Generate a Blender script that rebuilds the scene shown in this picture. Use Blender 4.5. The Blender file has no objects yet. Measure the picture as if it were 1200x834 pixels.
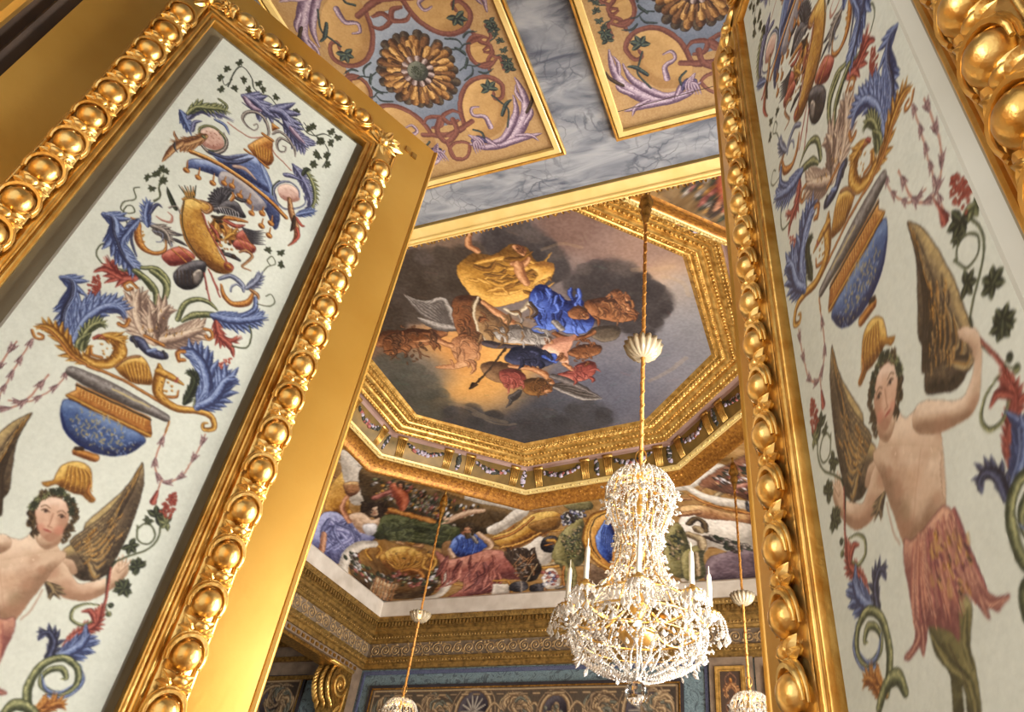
import bpy, math, random
import numpy as np
from mathutils import Matrix, Vector
random.seed(7); rng = np.random.default_rng(7)
PI = math.pi
EYE = 1.5                      # the eye stands 1.5 m above the floor
# ---------------------------------------------------------------- camera
F_PX, CX, CY = 876.0, 660.0, 425.0
_p, _r, _y = math.radians(39.768), math.radians(-6.225), math.radians(23.399)
def _mx(a): c, s = math.cos(a), math.sin(a); return np.array([[1,0,0],[0,c,-s],[0,s,c]])
def _my(a): c, s = math.cos(a), math.sin(a); return np.array([[c,0,s],[0,1,0],[-s,0,c]])
def _mz(a): c, s = math.cos(a), math.sin(a); return np.array([[c,-s,0],[s,c,0],[0,0,1]])
R = _mz(_y) @ _mx(_p) @ _my(_r)          # columns: right, forward, up
sc = bpy.context.scene
COL = sc.collection
cam_d = bpy.data.cameras.new('camera'); cam = bpy.data.objects.new('camera', cam_d); COL.objects.link(cam)
cam_d.sensor_fit = 'HORIZONTAL'; cam_d.sensor_width = 36.0; cam_d.lens = 36.0 * F_PX / 1200
cam_d.shift_x = (600 - CX) / 1200; cam_d.shift_y = (CY - 417) / 1200; cam_d.clip_start = 0.02
cm = Matrix([[R[0][0], R[0][2], -R[0][1], 0], [R[1][0], R[1][2], -R[1][1], 0], [R[2][0], R[2][2], -R[2][1], EYE], [0,0,0,1]])
cam.matrix_world = cm
sc.camera = cam
def ray(x, y):
    d = R @ np.array([x - CX, F_PX, -(y - CY)]); return d / np.linalg.norm(d)
def at_h(x, y, h):
    d = ray(x, y); return d / d[2] * h
def to_px(P):
    q = np.asarray(P, float) @ R; return CX + F_PX * q[..., 0] / q[..., 1], CY - F_PX * q[..., 2] / q[..., 1]

# ---------------------------------------------------------------- objects
ORG = {}
def tagit(o, label=None, cat=None, group=None, kind=None):
    if label: o['label'] = label
    if cat: o['category'] = cat
    if group: o['group'] = group
    if kind: o['kind'] = kind
    return o
def empty(name, loc=(0, 0, 0), **k):
    o = bpy.data.objects.new(name, None); COL.objects.link(o); o.location = (loc[0], loc[1], loc[2] + EYE); o.empty_display_size = .05; ORG[o.name] = np.array(loc, float)
    return tagit(o, **k)
class M:
    """collects pieces into one mesh (coordinates relative to eye height)"""
    def __init__(s): s.V = []; s.F = []; s.mi = []; s.n = 0
    def add(s, V, F, mi=0):
        V = np.asarray(V, float); s.V.append(V); k = s.n
        s.F += [tuple(i + k for i in f) for f in F]; s.mi += [mi] * len(F); s.n += len(V)
    def put(s, T, mat=None, mi=0):
        V, F = T
        if mat is not None: V = V @ mat[:3, :3].T + mat[:3, 3]
        s.add(V, F, mi)
    def box(s, a, b, mi=0, mat=None):
        (x0, y0, z0), (x1, y1, z1) = a, b
        V = np.array([(x0,y0,z0),(x1,y0,z0),(x1,y1,z0),(x0,y1,z0),(x0,y0,z1),(x1,y0,z1),(x1,y1,z1),(x0,y1,z1)], float)
        if mat is not None: V = V @ mat[:3, :3].T + mat[:3, 3]
        s.add(V, [(0,3,2,1),(4,5,6,7),(0,1,5,4),(1,2,6,5),(2,3,7,6),(3,0,4,7)], mi)
    def tube(s, P, r, n=6, mi=0, cap=True):
        P = np.asarray(P, float); N = len(P); rr = np.broadcast_to(np.asarray(r, float), (N,))
        t = np.gradient(P, axis=0); t /= np.linalg.norm(t, axis=1)[:, None] + 1e-12
        a = np.array([0, 0, 1.]) if abs(t[0][2]) < .9 else np.array([1., 0, 0])
        u = np.cross(t[0], a); u /= np.linalg.norm(u); V = []
        for i in range(N):
            u = u - t[i] * (u @ t[i]); u /= np.linalg.norm(u) + 1e-12; w = np.cross(t[i], u)
            for k in range(n):
                c = 2 * PI * k / n; V.append(P[i] + rr[i] * (math.cos(c) * u + math.sin(c) * w))
        Fc = [(i*n + k, i*n + (k+1) % n, (i+1)*n + (k+1) % n, (i+1)*n + k) for i in range(N-1) for k in range(n)]
        if cap: Fc += [tuple(range(n))[::-1], tuple((N-1)*n + k for k in range(n))]
        s.add(V, Fc, mi)
    def lathe(s, prof, c=(0, 0, 0), n=24, mi=0, wav=None):
        V = []; m = len(prof)
        for (r, z) in prof:
            for k in range(n):
                a = 2 * PI * k / n; q = r * (1 + (wav(a, r, z) if wav else 0)); V.append((c[0] + q*math.cos(a), c[1] + q*math.sin(a), c[2] + z))
        s.add(V, [(i*n + k, i*n + (k+1) % n, (i+1)*n + (k+1) % n, (i+1)*n + k) for i in range(m-1) for k in range(n)], mi)
    def prism(s, poly, d, o, ex, ey, mi=0):
        """polygon in the plane (ex, ey) at o, extruded along d"""
        o, ex, ey, d = map(lambda v: np.asarray(v, float), (o, ex, ey, d)); n = len(poly)
        A = [o + p[0]*ex + p[1]*ey for p in poly]; B = [a + d for a in A]
        s.add(A + B, [tuple(range(n))[::-1], tuple(range(n, 2*n))] + [(i, (i+1) % n, n + (i+1) % n, n + i) for i in range(n)], mi)
    def build(s, name, mats, parent=None, smooth=True, origin=None, **k):
        V = np.concatenate(s.V); o3 = base_of(V, parent, origin)
        me = bpy.data.meshes.new(name); me.from_pydata((V - o3).tolist(), [], s.F)
        for m in (mats if isinstance(mats, (list, tuple)) else [mats]): me.materials.append(m)
        if any(s.mi): me.polygons.foreach_set('material_index', s.mi)
        if smooth: me.polygons.foreach_set('use_smooth', [True] * len(me.polygons))
        me.update()
        o = bpy.data.objects.new(name, me); COL.objects.link(o)
        place(o, parent, o3); return tagit(o, **k)
def base_of(V, parent, origin):
    if parent is not None: return ORG[parent.name]
    if origin is not None: return np.array(origin, float)
    a, b = V.min(0), V.max(0); return np.array([(a[0]+b[0])/2, (a[1]+b[1])/2, a[2]])
def place(o, parent, o3):
    ORG[o.name] = o3
    if parent is not None: o.parent = parent
    else: o.location = (o3[0], o3[1], o3[2] + EYE)
def weighted(o, ang=35):
    # sharp edges stay sharp on smooth shaded mouldings
    import bmesh
    bm = bmesh.new(); bm.from_mesh(o.data); ca = math.radians(ang)
    for e in bm.edges:
        if len(e.link_faces) == 2 and e.calc_face_angle(0) > ca: e.smooth = False
    bm.to_mesh(o.data); bm.free(); return o
def mat4(o, ex, ey, ez, s=1.0):
    m = np.eye(4); m[:3, 0] = np.asarray(ex)*s; m[:3, 1] = np.asarray(ey)*s; m[:3, 2] = np.asarray(ez)*s; m[:3, 3] = o; return m
def T4(x, y, z): m = np.eye(4); m[:3, 3] = (x, y, z); return m
def S4(x, y, z): return np.diag([x, y, z, 1.0])
def R4(m3): m = np.eye(4); m[:3, :3] = m3; return m
def sphere(n=10, m=6):
    V = [(0, 0, 1.)]; Fc = []
    for j in range(1, m):
        for i in range(n): a = 2*PI*i/n; t = PI*j/m; V.append((math.sin(t)*math.cos(a), math.sin(t)*math.sin(a), math.cos(t)))
    V.append((0, 0, -1.)); L = len(V) - 1
    for i in range(n):
        Fc.append((0, 1+i, 1+(i+1) % n)); Fc.append((L, L-n+(i+1) % n, L-n+i))
        for j in range(m-2): a = 1+j*n; Fc.append((a+i, a+n+i, a+n+(i+1) % n, a+(i+1) % n))
    return np.array(V), Fc
SPH, SPL, SPT = sphere(14, 8), sphere(8, 5), sphere(6, 4)
def octa(): return np.array([(1,0,0),(-1,0,0),(0,1,0),(0,-1,0),(0,0,1),(0,0,-1)], float), [(0,2,4),(2,1,4),(1,3,4),(3,0,4),(2,0,5),(1,2,5),(3,1,5),(0,3,5)]
OCT = octa()
def petal(w=.35, curl=.35, n=7):
    """pointed curling leaf, length 1 along x, lying on z=0"""
    V = []; Fc = []
    for i in range(n):
        t = i/(n-1); ww = w*math.sin(PI*min(1, t*.92+.08))**.8*(1-.2*t)+.004; h = curl*math.sin(PI*t)*.6
        V += [(t, -ww, h*.2), (t, -ww*.5, h), (t, 0, h*.62), (t, ww*.5, h), (t, ww, h*.2)]
    for i in range(n-1):
        for k in range(4): a = i*5+k; Fc.append((a, a+5, a+6, a+1))
    return np.array(V), Fc
PET = petal(); 

# ---------------------------------------------------------------- materials
def nodes(name):
    m = bpy.data.materials.new(name); m.use_nodes = True; nt = m.node_tree
    b = nt.nodes['Principled BSDF']; return m, nt, b
def lin(c): 
    c = np.asarray(c, float) / 255.0; return np.where(c <= .04045, c/12.92, ((c+.055)/1.055)**2.4)
def rgba(c): l = lin(c); return (float(l[0]), float(l[1]), float(l[2]), 1.0)
def N(nt, t, **k):
    n = nt.nodes.new(t)
    for a, v in k.items():
        if a.startswith('i_'): n.inputs[a[2:].replace('_', ' ')].default_value = v
        else: setattr(n, a, v)
    return n
def ramp(nt, stops):
    r = nt.nodes.new('ShaderNodeValToRGB'); e = r.color_ramp.elements
    while len(e) < len(stops): e.new(.5)
    for i, (p, c) in enumerate(stops): e[i].position = p; e[i].color = c
    return r
def mixed(name, c1, c2, scale=8, rough=.6, metal=0, bump=.0, detail=6, dist=0, bscale=None, spec=.5, rough2=None, stops=None):
    m, nt, b = nodes(name)
    tc = N(nt, 'ShaderNodeTexCoord'); nz = N(nt, 'ShaderNodeTexNoise', i_Scale=scale, i_Detail=detail, i_Distortion=dist)
    nt.links.new(tc.outputs['Object'], nz.inputs['Vector'])
    rp = ramp(nt, stops or [(.3, rgba(c1)), (.7, rgba(c2))]); nt.links.new(nz.outputs['Fac'], rp.inputs['Fac']); nt.links.new(rp.outputs['Color'], b.inputs['Base Color'])
    b.inputs['Roughness'].default_value = rough; b.inputs['Metallic'].default_value = metal; b.inputs['Specular IOR Level'].default_value = spec
    if rough2 is not None:
        mr = N(nt, 'ShaderNodeMapRange'); mr.inputs['To Min'].default_value = rough; mr.inputs['To Max'].default_value = rough2
        nt.links.new(nz.outputs['Fac'], mr.inputs['Value']); nt.links.new(mr.outputs['Result'], b.inputs['Roughness'])
    if bump:
        n2 = N(nt, 'ShaderNodeTexNoise', i_Scale=bscale or scale*6, i_Detail=4.0); nt.links.new(tc.outputs['Object'], n2.inputs['Vector'])
        bp = N(nt, 'ShaderNodeBump', i_Strength=bump, i_Distance=.002); nt.links.new(n2.outputs['Fac'], bp.inputs['Height']); nt.links.new(bp.outputs['Normal'], b.inputs['Normal'])
    return m
MAT = {}
MAT['gold_flat'] = mixed('gilded_flat_wood', (206,152,58), (224,176,84), 3.5, .30, .72, .12, bscale=90, rough2=.42)
MAT['gold_carved'] = mixed('gilded_carving', (214,164,78), (244,208,130), 22, .24, .9, .35, bscale=140, rough2=.38)
MAT['gold_fillet'] = mixed('gilded_moulding', (196,142,60), (240,198,112), 30, .3, .88, .3, bscale=120)
MAT['gold_pale'] = mixed('pale_gilded_frame', (226,196,120), (240,214,146), 12, .45, .35, .15, bscale=90)
MAT['gold_cornice'] = mixed('olive_gilding', (106,82,44), (178,142,78), 18, .42, .6, .3, bscale=60)
MAT['gold_old'] = mixed('aged_gilding', (110,80,38), (196,150,76), 26, .38, .8, .4, bscale=70)
MAT['gold_room'] = mixed('room_gilding', (170,122,50), (246,204,118), 16, .38, .7, .3, bscale=60)
MAT['wood_dark'] = mixed('dark_hinge_edge', (52,42,36), (78,62,50), 14, .6, 0, .2)
MAT['bed'] = mixed('shade_toned_bed', (134,124,100), (156,146,120), 9, .42, 0, .1)  # bed tone darkened to hold the shade round the panel field
MAT['bevel'] = mixed('glazed_bevel_paint', (206,202,186), (222,220,206), 6, .22, 0, .05)
for k_, cw in (('gold_flat', .45), ('gold_carved', .2), ('gold_fillet', .2)):
    b_ = MAT[k_].node_tree.nodes['Principled BSDF']; b_.inputs['Coat Weight'].default_value = cw; b_.inputs['Coat Roughness'].default_value = .22
MAT['white_plaster'] = mixed('warm_white_ledge', (196,186,172), (222,214,202), 5, .6)
MAT['ledge'] = MAT['white_plaster']
MAT['frieze'] = mixed('stone_coloured_frieze', (96,82,66), (130,112,92), 9, .7, 0, .2)
MAT['stone'] = mixed('grey_brown_stone', (104,86,70), (140,120,100), 7, .65, 0, .2)
MAT['crystal'], nt, b = nodes('crystal')
b.inputs['Base Color'].default_value = (.95, .89, .80, 1); b.inputs['Roughness'].default_value = .08; b.inputs['Transmission Weight'].default_value = .5; b.inputs['IOR'].default_value = 1.55; b.inputs['Specular IOR Level'].default_value = .9
MAT['glass'], nt, b = nodes('clear_cut_glass')
b.inputs['Base Color'].default_value = (1, 1, 1, 1); b.inputs['Roughness'].default_value = .02; b.inputs['Transmission Weight'].default_value = 1.0; b.inputs['IOR'].default_value = 1.5
MAT['candle'] = mixed('candle_wax', (228,222,206), (238,234,222), 12, .4)
MAT['bulb'], nt, b = nodes('lit_lamp')
b.inputs['Base Color'].default_value = (1, .9, .7, 1); b.inputs['Emission Color'].default_value = (1, .72, .36, 1); b.inputs['Emission Strength'].default_value = 28
MAT['floor'] = mixed('oak_floor', (120,86,54), (158,118,78), 3, .4)
MAT['plain_wall'] = mixed('painted_wall', (150,140,122), (172,160,140), 2, .7)
def marble():
    m, nt, b = nodes('painted_blue_grey_marble')
    tc = N(nt, 'ShaderNodeTexCoord'); nz = N(nt, 'ShaderNodeTexNoise', i_Scale=1.0, i_Detail=8.0, i_Distortion=1.4); m0 = N(nt, 'ShaderNodeMapping'); m0.inputs['Scale'].default_value = (5, 17, 5); m0.inputs['Rotation'].default_value = (0, 0, -.5); nt.links.new(tc.outputs['Object'], m0.inputs['Vector']); nt.links.new(m0.outputs[0], nz.inputs['Vector'])
    base = ramp(nt, [(.32, rgba((72,78,92))), (.46, rgba((118,122,130))), (.6, rgba((144,147,152))), (.75, rgba((160,160,162)))]); nt.links.new(nz.outputs['Fac'], base.inputs['Fac'])
    mp = N(nt, 'ShaderNodeMapping'); mp.inputs['Scale'].default_value = (19, 30, 14); mp.inputs['Rotation'].default_value = (0, 0, .5)
    wn = N(nt, 'ShaderNodeTexNoise', i_Scale=4.0, i_Detail=5.0); nt.links.new(tc.outputs['Object'], wn.inputs['Vector'])
    va = N(nt, 'ShaderNodeVectorMath', operation='MULTIPLY_ADD'); va.inputs[1].default_value = (.34, .34, .34)
    nt.links.new(wn.outputs['Color'], va.inputs[0]); nt.links.new(tc.outputs['Object'], va.inputs[2]); nt.links.new(va.outputs[0], mp.inputs['Vector'])
    vo = N(nt, 'ShaderNodeTexVoronoi', feature='DISTANCE_TO_EDGE', i_Scale=1.0); nt.links.new(mp.outputs[0], vo.inputs['Vector'])
    vr = ramp(nt, [(0, (1,1,1,1)), (.09, (0,0,0,1))]); nt.links.new(vo.outputs['Distance'], vr.inputs['Fac'])
    ml = N(nt, 'ShaderNodeMath', operation='MULTIPLY'); nt.links.new(vr.outputs['Color'], ml.inputs[0])
    n3 = N(nt, 'ShaderNodeTexNoise', i_Scale=6.0, i_Detail=2.0); nt.links.new(tc.outputs['Object'], n3.inputs['Vector'])
    r3 = ramp(nt, [(.44, (0,0,0,1)), (.62, (.7,.7,.7,1))]); nt.links.new(n3.outputs['Fac'], r3.inputs['Fac']); nt.links.new(r3.outputs['Color'], ml.inputs[1])
    mx = N(nt, 'ShaderNodeMixRGB'); nt.links.new(ml.outputs[0], mx.inputs[0]); nt.links.new(base.outputs['Color'], mx.inputs[1]); mx.inputs[2].default_value = rgba((50,56,70))
    nt.links.new(mx.outputs[0], b.inputs['Base Color']); b.inputs['Roughness'].default_value = .5; return m
MAT['marble'] = marble()
def brocade():
    m, nt, b = nodes('blue_green_brocade')
    tc = N(nt, 'ShaderNodeTexCoord'); wv = N(nt, 'ShaderNodeTexNoise', i_Scale=9.0, i_Detail=3.0, i_Distortion=2.2); nt.links.new(tc.outputs['Object'], wv.inputs['Vector'])
    rp = ramp(nt, [(.36, rgba((62,74,82))), (.44, rgba((80,96,102))), (.49, rgba((116,136,142))), (.54, rgba((86,104,110))), (.64, rgba((104,124,130)))]); nt.links.new(wv.outputs['Fac'], rp.inputs['Fac'])
    nt.links.new(rp.outputs['Color'], b.inputs['Base Color']); b.inputs['Roughness'].default_value = .55; b.inputs['Sheen Weight'].default_value = .3; return m
MAT['brocade'] = brocade()
def painted(name, rough=.6, bump=.15, spec=.3):
    m, nt, b = nodes(name); a = N(nt, 'ShaderNodeVertexColor', layer_name='paint'); nt.links.new(a.outputs['Color'], b.inputs['Base Color'])
    b.inputs['Roughness'].default_value = rough; b.inputs['Specular IOR Level'].default_value = spec
    tc = N(nt, 'ShaderNodeTexCoord'); nz = N(nt, 'ShaderNodeTexNoise', i_Scale=160.0 if bump else 10., i_Detail=3.0); nt.links.new(tc.outputs['Object'], nz.inputs['Vector'])
    bp = N(nt, 'ShaderNodeBump', i_Strength=bump, i_Distance=.001); nt.links.new(nz.outputs['Fac'], bp.inputs['Height']); nt.links.new(bp.outputs['Normal'], b.inputs['Normal']); return m
MAT['painted_door'] = painted('oil_paint_on_panel', .5, .2)
MAT['painted_canvas'] = painted('oil_paint_on_canvas', .6, .1)
MAT['tapestry'] = painted('woven_wool', .9, .5, .1)
MAT['flowers'] = painted('painted_flowers', .6, 0)

# ---------------------------------------------------------------- painter
PAL = dict(
 B=((86,102,148),(152,168,204),(38,44,78)), Bd=((56,60,88),(104,110,142),(26,26,42)), Bl=((124,142,180),(170,186,214),(78,92,136)), Bu=((60,82,132),(98,122,168),(30,38,76)),
 P=((92,94,130),(160,162,188),(44,44,70)), G=((178,124,46),(222,180,92),(98,56,22)), O=((168,104,44),(214,156,80),(94,48,22)), Gr=((102,106,72),(180,178,122),(42,48,32)),
 Gs=((66,72,46),(100,104,66),(40,44,32)), Gk=((40,46,36),(74,80,54),(24,28,24)), R=((146,64,54),(196,112,92),(88,32,30)), Rb=((168,70,54),(214,116,92),(96,36,30)), Pk=((174,116,96),(200,150,128),(120,70,60)),
 Br=((150,100,62),(206,166,112),(84,50,32)), S=((170,142,122),(216,196,170),(98,76,66)), K=((50,48,54),(104,100,104),(24,22,26)), Gy=((122,112,106),(196,184,168),(58,52,50)), Gy2=((112,104,100),(158,152,148),(62,56,54)),
 Gb=((112,118,142),(168,174,192),(52,54,74)), W=((104,86,66),(176,150,100),(50,40,32)), F=((200,166,136),(226,198,170),(146,110,84)), Sk=((172,116,98),(210,156,128),(116,64,62)), Ol=((112,104,62),(150,140,90),(60,58,38)),
 H=((70,54,36),(112,92,60),(34,26,22)), L=((138,116,136),(196,178,188),(76,54,76)), T=((116,68,58),(130,80,68),(94,52,46)), Y=((196,150,82),(208,164,98),(150,104,60)), N=((44,56,58),(78,96,90),(26,32,36)),
 Gd=((176,120,44),(232,188,104),(84,46,20)), Wh=((206,204,206),(236,234,236),(150,146,150)), Be=((150,128,96),(196,176,138),(84,68,50)), Dk=((52,38,30),(84,64,48),(28,20,18)), Re=((150,84,74),(192,128,110),(84,38,38)), Bb=((44,70,150),(110,140,214),(20,28,72)))
def cr(P, n=7, closed=False):
    P = np.asarray(P, float); k = len(P)
    if k == 2 and not closed: t = np.linspace(0, 1, n+1)[:, None]; return P[0]*(1-t) + P[1]*t
    idx = (lambda i: P[i % k]) if closed else (lambda i: P[min(max(i, 0), k-1)])
    out = []
    for i in range(k if closed else k-1):
        a, b, c, d = idx(i-1), idx(i), idx(i+1), idx(i+2)
        for j in range(n):
            t = j/n; out.append(.5*((2*b) + (c-a)*t + (2*a-5*b+4*c-d)*t*t + (3*b-a-3*c+d)*t**3))
    if not closed: out.append(P[-1])
    return np.array(out)
def blur(a, k):
    for ax in (0, 1):
        c = np.cumsum(np.pad(a, [(k+1, k) if i == ax else (0, 0) for i in (0, 1)], mode='edge'), axis=ax)
        a = (c[2*k+1:] - c[:-2*k-1])/(2*k+1) if ax == 0 else (c[:, 2*k+1:] - c[:, :-2*k-1])/(2*k+1)
    return a
class Canvas:
    def __init__(s, w, h, bg, fn, sx=1.0):
        s.w, s.h = int(w), int(h); s.I = np.empty((s.h, s.w, 3), np.float32); s.I[:] = bg; s.fn = fn; s.o = (0, 0, 1.0); s.mir = None; s.clip_skin = False
        n = rng.random((s.h//3 + 3, s.w//3 + 3)).astype(np.float32); s.noise = np.kron(n, np.ones((3, 3), np.float32))[:s.h, :s.w]
        n = rng.random((s.h, s.w)).astype(np.float32); s.fine = n; s.wk = 1.0
    def O(s, x, y, k, fn=None):
        s.o = (x, y, k)
        if fn: s.fn = fn
    def m(s, P):
        P = np.asarray(P, float).reshape(-1, 2); x = s.o[0] + P[:, 0]/s.o[2]; y = s.o[1] + P[:, 1]/s.o[2]
        Q = np.array([s.fn(a, b) for a, b in zip(x, y)], float)
        if s.mir is not None: Q[:, 0] = 2*s.mir - Q[:, 0]
        return Q
    def scale(s, p):
        a, b, c = s.m([p, (p[0]+2, p[1]), (p[0], p[1]+2)]); d = abs(np.cross(b-a, c-a))/4.0; return math.sqrt(d) + 1e-9
    def blend(s, x0, y0, al, col):
        h, w = al.shape; sl = s.I[y0:y0+h, x0:x0+w]; sl += (np.asarray(col, np.float32) - sl) * al[..., None]
    def raw_stroke(s, Q, Rr, pal, tone=None, alpha=1.0, outline=True, flat=False):
        Rm = float(np.max(Rr)) + 2; x0 = max(int(Q[:, 0].min()-Rm), 0); x1 = min(int(Q[:, 0].max()+Rm)+1, s.w); y0 = max(int(Q[:, 1].min()-Rm), 0); y1 = min(int(Q[:, 1].max()+Rm)+1, s.h)
        if x1 <= x0 or y1 <= y0: return
        best = np.full((y1-y0, x1-x0), -1e9, np.float32); lat = np.zeros_like(best); rad = np.ones_like(best)
        for i in range(len(Q)-1):
            a, b = Q[i], Q[i+1]; ra, rb = Rr[i], Rr[i+1]; m = max(ra, rb) + 2
            u0 = max(int(min(a[0], b[0])-m), x0); u1 = min(int(max(a[0], b[0])+m)+1, x1); v0 = max(int(min(a[1], b[1])-m), y0); v1 = min(int(max(a[1], b[1])+m)+1, y1)
            if u1 <= u0 or v1 <= v0: continue
            X = np.arange(u0, u1)[None, :] + .5 - a[0]; Y = np.arange(v0, v1)[:, None] + .5 - a[1]; d = b-a; L2 = d@d + 1e-9; L = math.sqrt(L2)
            t = np.clip((X*d[0] + Y*d[1])/L2, 0, 1); dx = X - t*d[0]; dy = Y - t*d[1]; dist = np.sqrt(dx*dx + dy*dy); r = ra + (rb-ra)*t; val = (r-dist)
            sub = (slice(v0-y0, v1-y0), slice(u0-x0, u1-x0)); bb = best[sub]; up = val > bb
            best[sub] = np.where(up, val, bb); lat[sub] = np.where(up, (dx*-d[1] + dy*d[0])/L, lat[sub]); rad[sub] = np.where(up, r, rad[sub])
        al = np.clip(best + .5, 0, 1) * alpha
        base, hi, lo = [np.array(c, np.float32) for c in pal]
        if flat: s.blend(x0, y0, al, base); return
        q = lat / np.maximum(rad, .6); nz = s.noise[y0:y1, x0:x1]*.5 + s.fine[y0:y1, x0:x1]*.3 - .4
        q = q + nz*.7; h = np.clip(1 - np.abs(q + .3)*2.2, 0, 1)*(.55 + .7*s.noise[y0:y1, x0:x1]); l = np.clip((q - .1)*1.8, 0, 1)*.9
        edge = np.clip(1.3 - best, 0, 1) * (rad > 1.6) * .75 if outline else 0
        c = base + (hi-base)*h[..., None]; c = c + (lo-c)*np.maximum(l, edge)[..., None] if outline else c + (lo-c)*l[..., None]
        sl = s.I[y0:y1, x0:x1]; sl += (c - sl) * al[..., None]
    def S(s, P, w, c, closed=False, prof=None, n=7, flat=False, alpha=1.0, outline=True):
        P = np.asarray(P, float); k = s.scale(P[len(P)//2]); pal = PAL[c] if isinstance(c, str) else c
        W = np.broadcast_to(np.asarray(w, float), (len(P),)) if np.ndim(w) == 0 or len(w) == len(P) else np.interp(np.linspace(0, 1, len(P)), np.linspace(0, 1, len(w)), w)
        Q3 = cr(np.column_stack([P, W]), n, closed)
        if closed: Q3 = np.vstack([Q3, Q3[:1]])
        if prof == 'T': t = np.linspace(0, 1, len(Q3)); Q3[:, 2] *= np.sin(PI*np.clip(t*.78+.22, 0, 1))**.8
        Rr = np.maximum(Q3[:, 2]*.5*k*s.wk, .45); s.raw_stroke(s.m(Q3[:, :2]), Rr, pal, alpha=alpha, flat=flat, outline=outline)
    def T(s, P, w, c): s.S(P, w, c, prof='T')
    def A(s, P, w, c, lobes=None, side=0, fold=True):
        """acanthus frond: serrated lobes along a spine"""
        sp = cr(P, 8); L = len(sp); d = np.gradient(sp, axis=0); d /= np.linalg.norm(d, axis=1)[:, None] + 1e-9; nn = np.column_stack([-d[:, 1], d[:, 0]])
        tot = np.linalg.norm(np.diff(sp, axis=0), axis=1).sum(); nl = lobes or max(4, int(tot/(w*.40)))
        for i in range(nl):
            t = .04 + .80*i/nl; j = int(t*(L-1)); ww = w*math.sin(PI*(t*.7+.25))
            for sg in ((1, -1) if side == 0 else (side,)):
                q = ww*random.uniform(.86, 1.1); k2 = .75 if sg > 0 else .95; a = sp[j]; mid = sp[j] + d[j]*q*.62*k2 + nn[j]*sg*q*.34; e = sp[j] + d[j]*q*1.15*k2 + nn[j]*sg*q*random.uniform(.62, .8)
                s.S([a, mid, e], [ww*.40, ww*.40, ww*.05], c, n=4)
        s.S(P, w*.5, c, prof='T')
        pal = PAL[c] if isinstance(c, str) else c
        for q in (-.16, .16): s.S(sp[::6] + nn[::6]*q*w, w*.07, (pal[2],)*3 if q > 0 else (pal[1],)*3, n=3, flat=True, alpha=.75)
    def fill(s, P, c, n=6, smooth=True, mod=.16, closed_edge=True, alpha=1.0, vol=1.0):
        pal = PAL[c] if isinstance(c, str) else c
        Q = s.m(cr(P, n, True) if smooth else P); x0 = max(int(Q[:, 0].min())-2, 0); x1 = min(int(Q[:, 0].max())+3, s.w); y0 = max(int(Q[:, 1].min())-2, 0); y1 = min(int(Q[:, 1].max())+3, s.h)
        if x1 <= x0 or y1 <= y0: return
        X = np.arange(x0, x1)[None, :] + .5; Y = np.arange(y0, y1)[:, None] + .5; ins = np.zeros((y1-y0, x1-x0), bool); Kn = len(Q)
        for i in range(Kn):
            ax, ay = Q[i]; bx, by = Q[(i+1) % Kn]
            if ay == by: continue
            c1 = (Y > ay) != (Y > by)
            if c1.any(): ins ^= c1 & (X < (bx-ax)*(Y-ay)/(by-ay) + ax)
        nz = (s.noise[y0:y1, x0:x1]*.6 + s.fine[y0:y1, x0:x1]*.4 - .5)[..., None]
        base, hi, lo = [np.array(v, np.float32) for v in pal]; col = base + np.where(nz > 0, (hi-base), (base-lo))*nz*mod*4
        if vol and min(ins.shape) > 8:
            k = max(2, int(.16*min(ins.shape))); b = blur(np.pad(ins.astype(np.float32), k*2), k); b = blur(b, max(1, k//2)); gy, gx = np.gradient(b); g = (gx*.55 + gy*.83)[k*2:-k*2, k*2:-k*2]*k*2.0
            wob = (s.noise[y0:y1, x0:x1]-.5)*.25; g = np.clip(g*1.5*vol + wob*mod*2, -1, 1)[..., None]; col = col + np.where(g > 0, (hi-base)*g*1.1, (base-lo)*g*.95)
        sl = s.I[y0:y1, x0:x1]; sl += (col - sl)*(ins[..., None]*alpha)
        if closed_edge and alpha == 1.0: s.raw_stroke(np.vstack([Q, Q[:1]]), np.full(len(Q)+1, .7), (pal[2],)*3, flat=True, alpha=.55)
    def soft(s, x, y, r, c, a=1.0, ry=None, hard=1.0):
        k = s.scale((x, y)); (cx, cy), = s.m([(x, y)]); rx = r*k; ry = (ry or r)*k; m = 1.9
        x0 = max(int(cx-rx*m), 0); x1 = min(int(cx+rx*m)+1, s.w); y0 = max(int(cy-ry*m), 0); y1 = min(int(cy+ry*m)+1, s.h)
        if x1 <= x0 or y1 <= y0: return
        X = (np.arange(x0, x1)[None, :]-cx)/rx; Y = (np.arange(y0, y1)[:, None]-cy)/ry; d = np.sqrt(X*X + Y*Y)
        al = np.clip((1.5-d)*hard + (hard-1)*-.5, 0, 1); al = al*al*(3-2*al)*a
        if s.clip_skin: al = al*(s.I[y0:y1, x0:x1, 2] < 178)
        s.blend(x0, y0, al, c)
    def D(s, x, y, r, c):
        s.S([(x, y), (x+.3, y+.3)], r*2, c, n=1)
    def V(s, x, y, r, c='Gk', rot=None):
        r = r*.86
        rot = random.random()*6 if rot is None else rot
        for i in range(5):
            a = rot + (i-2)*.95; e = (x + math.cos(a)*r, y + math.sin(a)*r); s.S([(x, y), ((x+e[0])/2, (y+e[1])/2), e], [r*.3, r*.62, r*.1], c, n=3)
            if r*s.scale((x, y)) > 5: s.S([(x, y), e], r*.07, 'Gr', n=2, flat=True)
    def cone(s, a, b, w, c='Rb', n=60):
        for i in range(n):
            t = i/n; ww = w*(.5 + .5*math.sin(PI*(.35+.5*t)))*(1.05-t*.55); s.D(a[0]+(b[0]-a[0])*t + random.uniform(-.5, .5)*ww, a[1]+(b[1]-a[1])*t + random.uniform(-.5, .5)*ww, w*.10, c)
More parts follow.
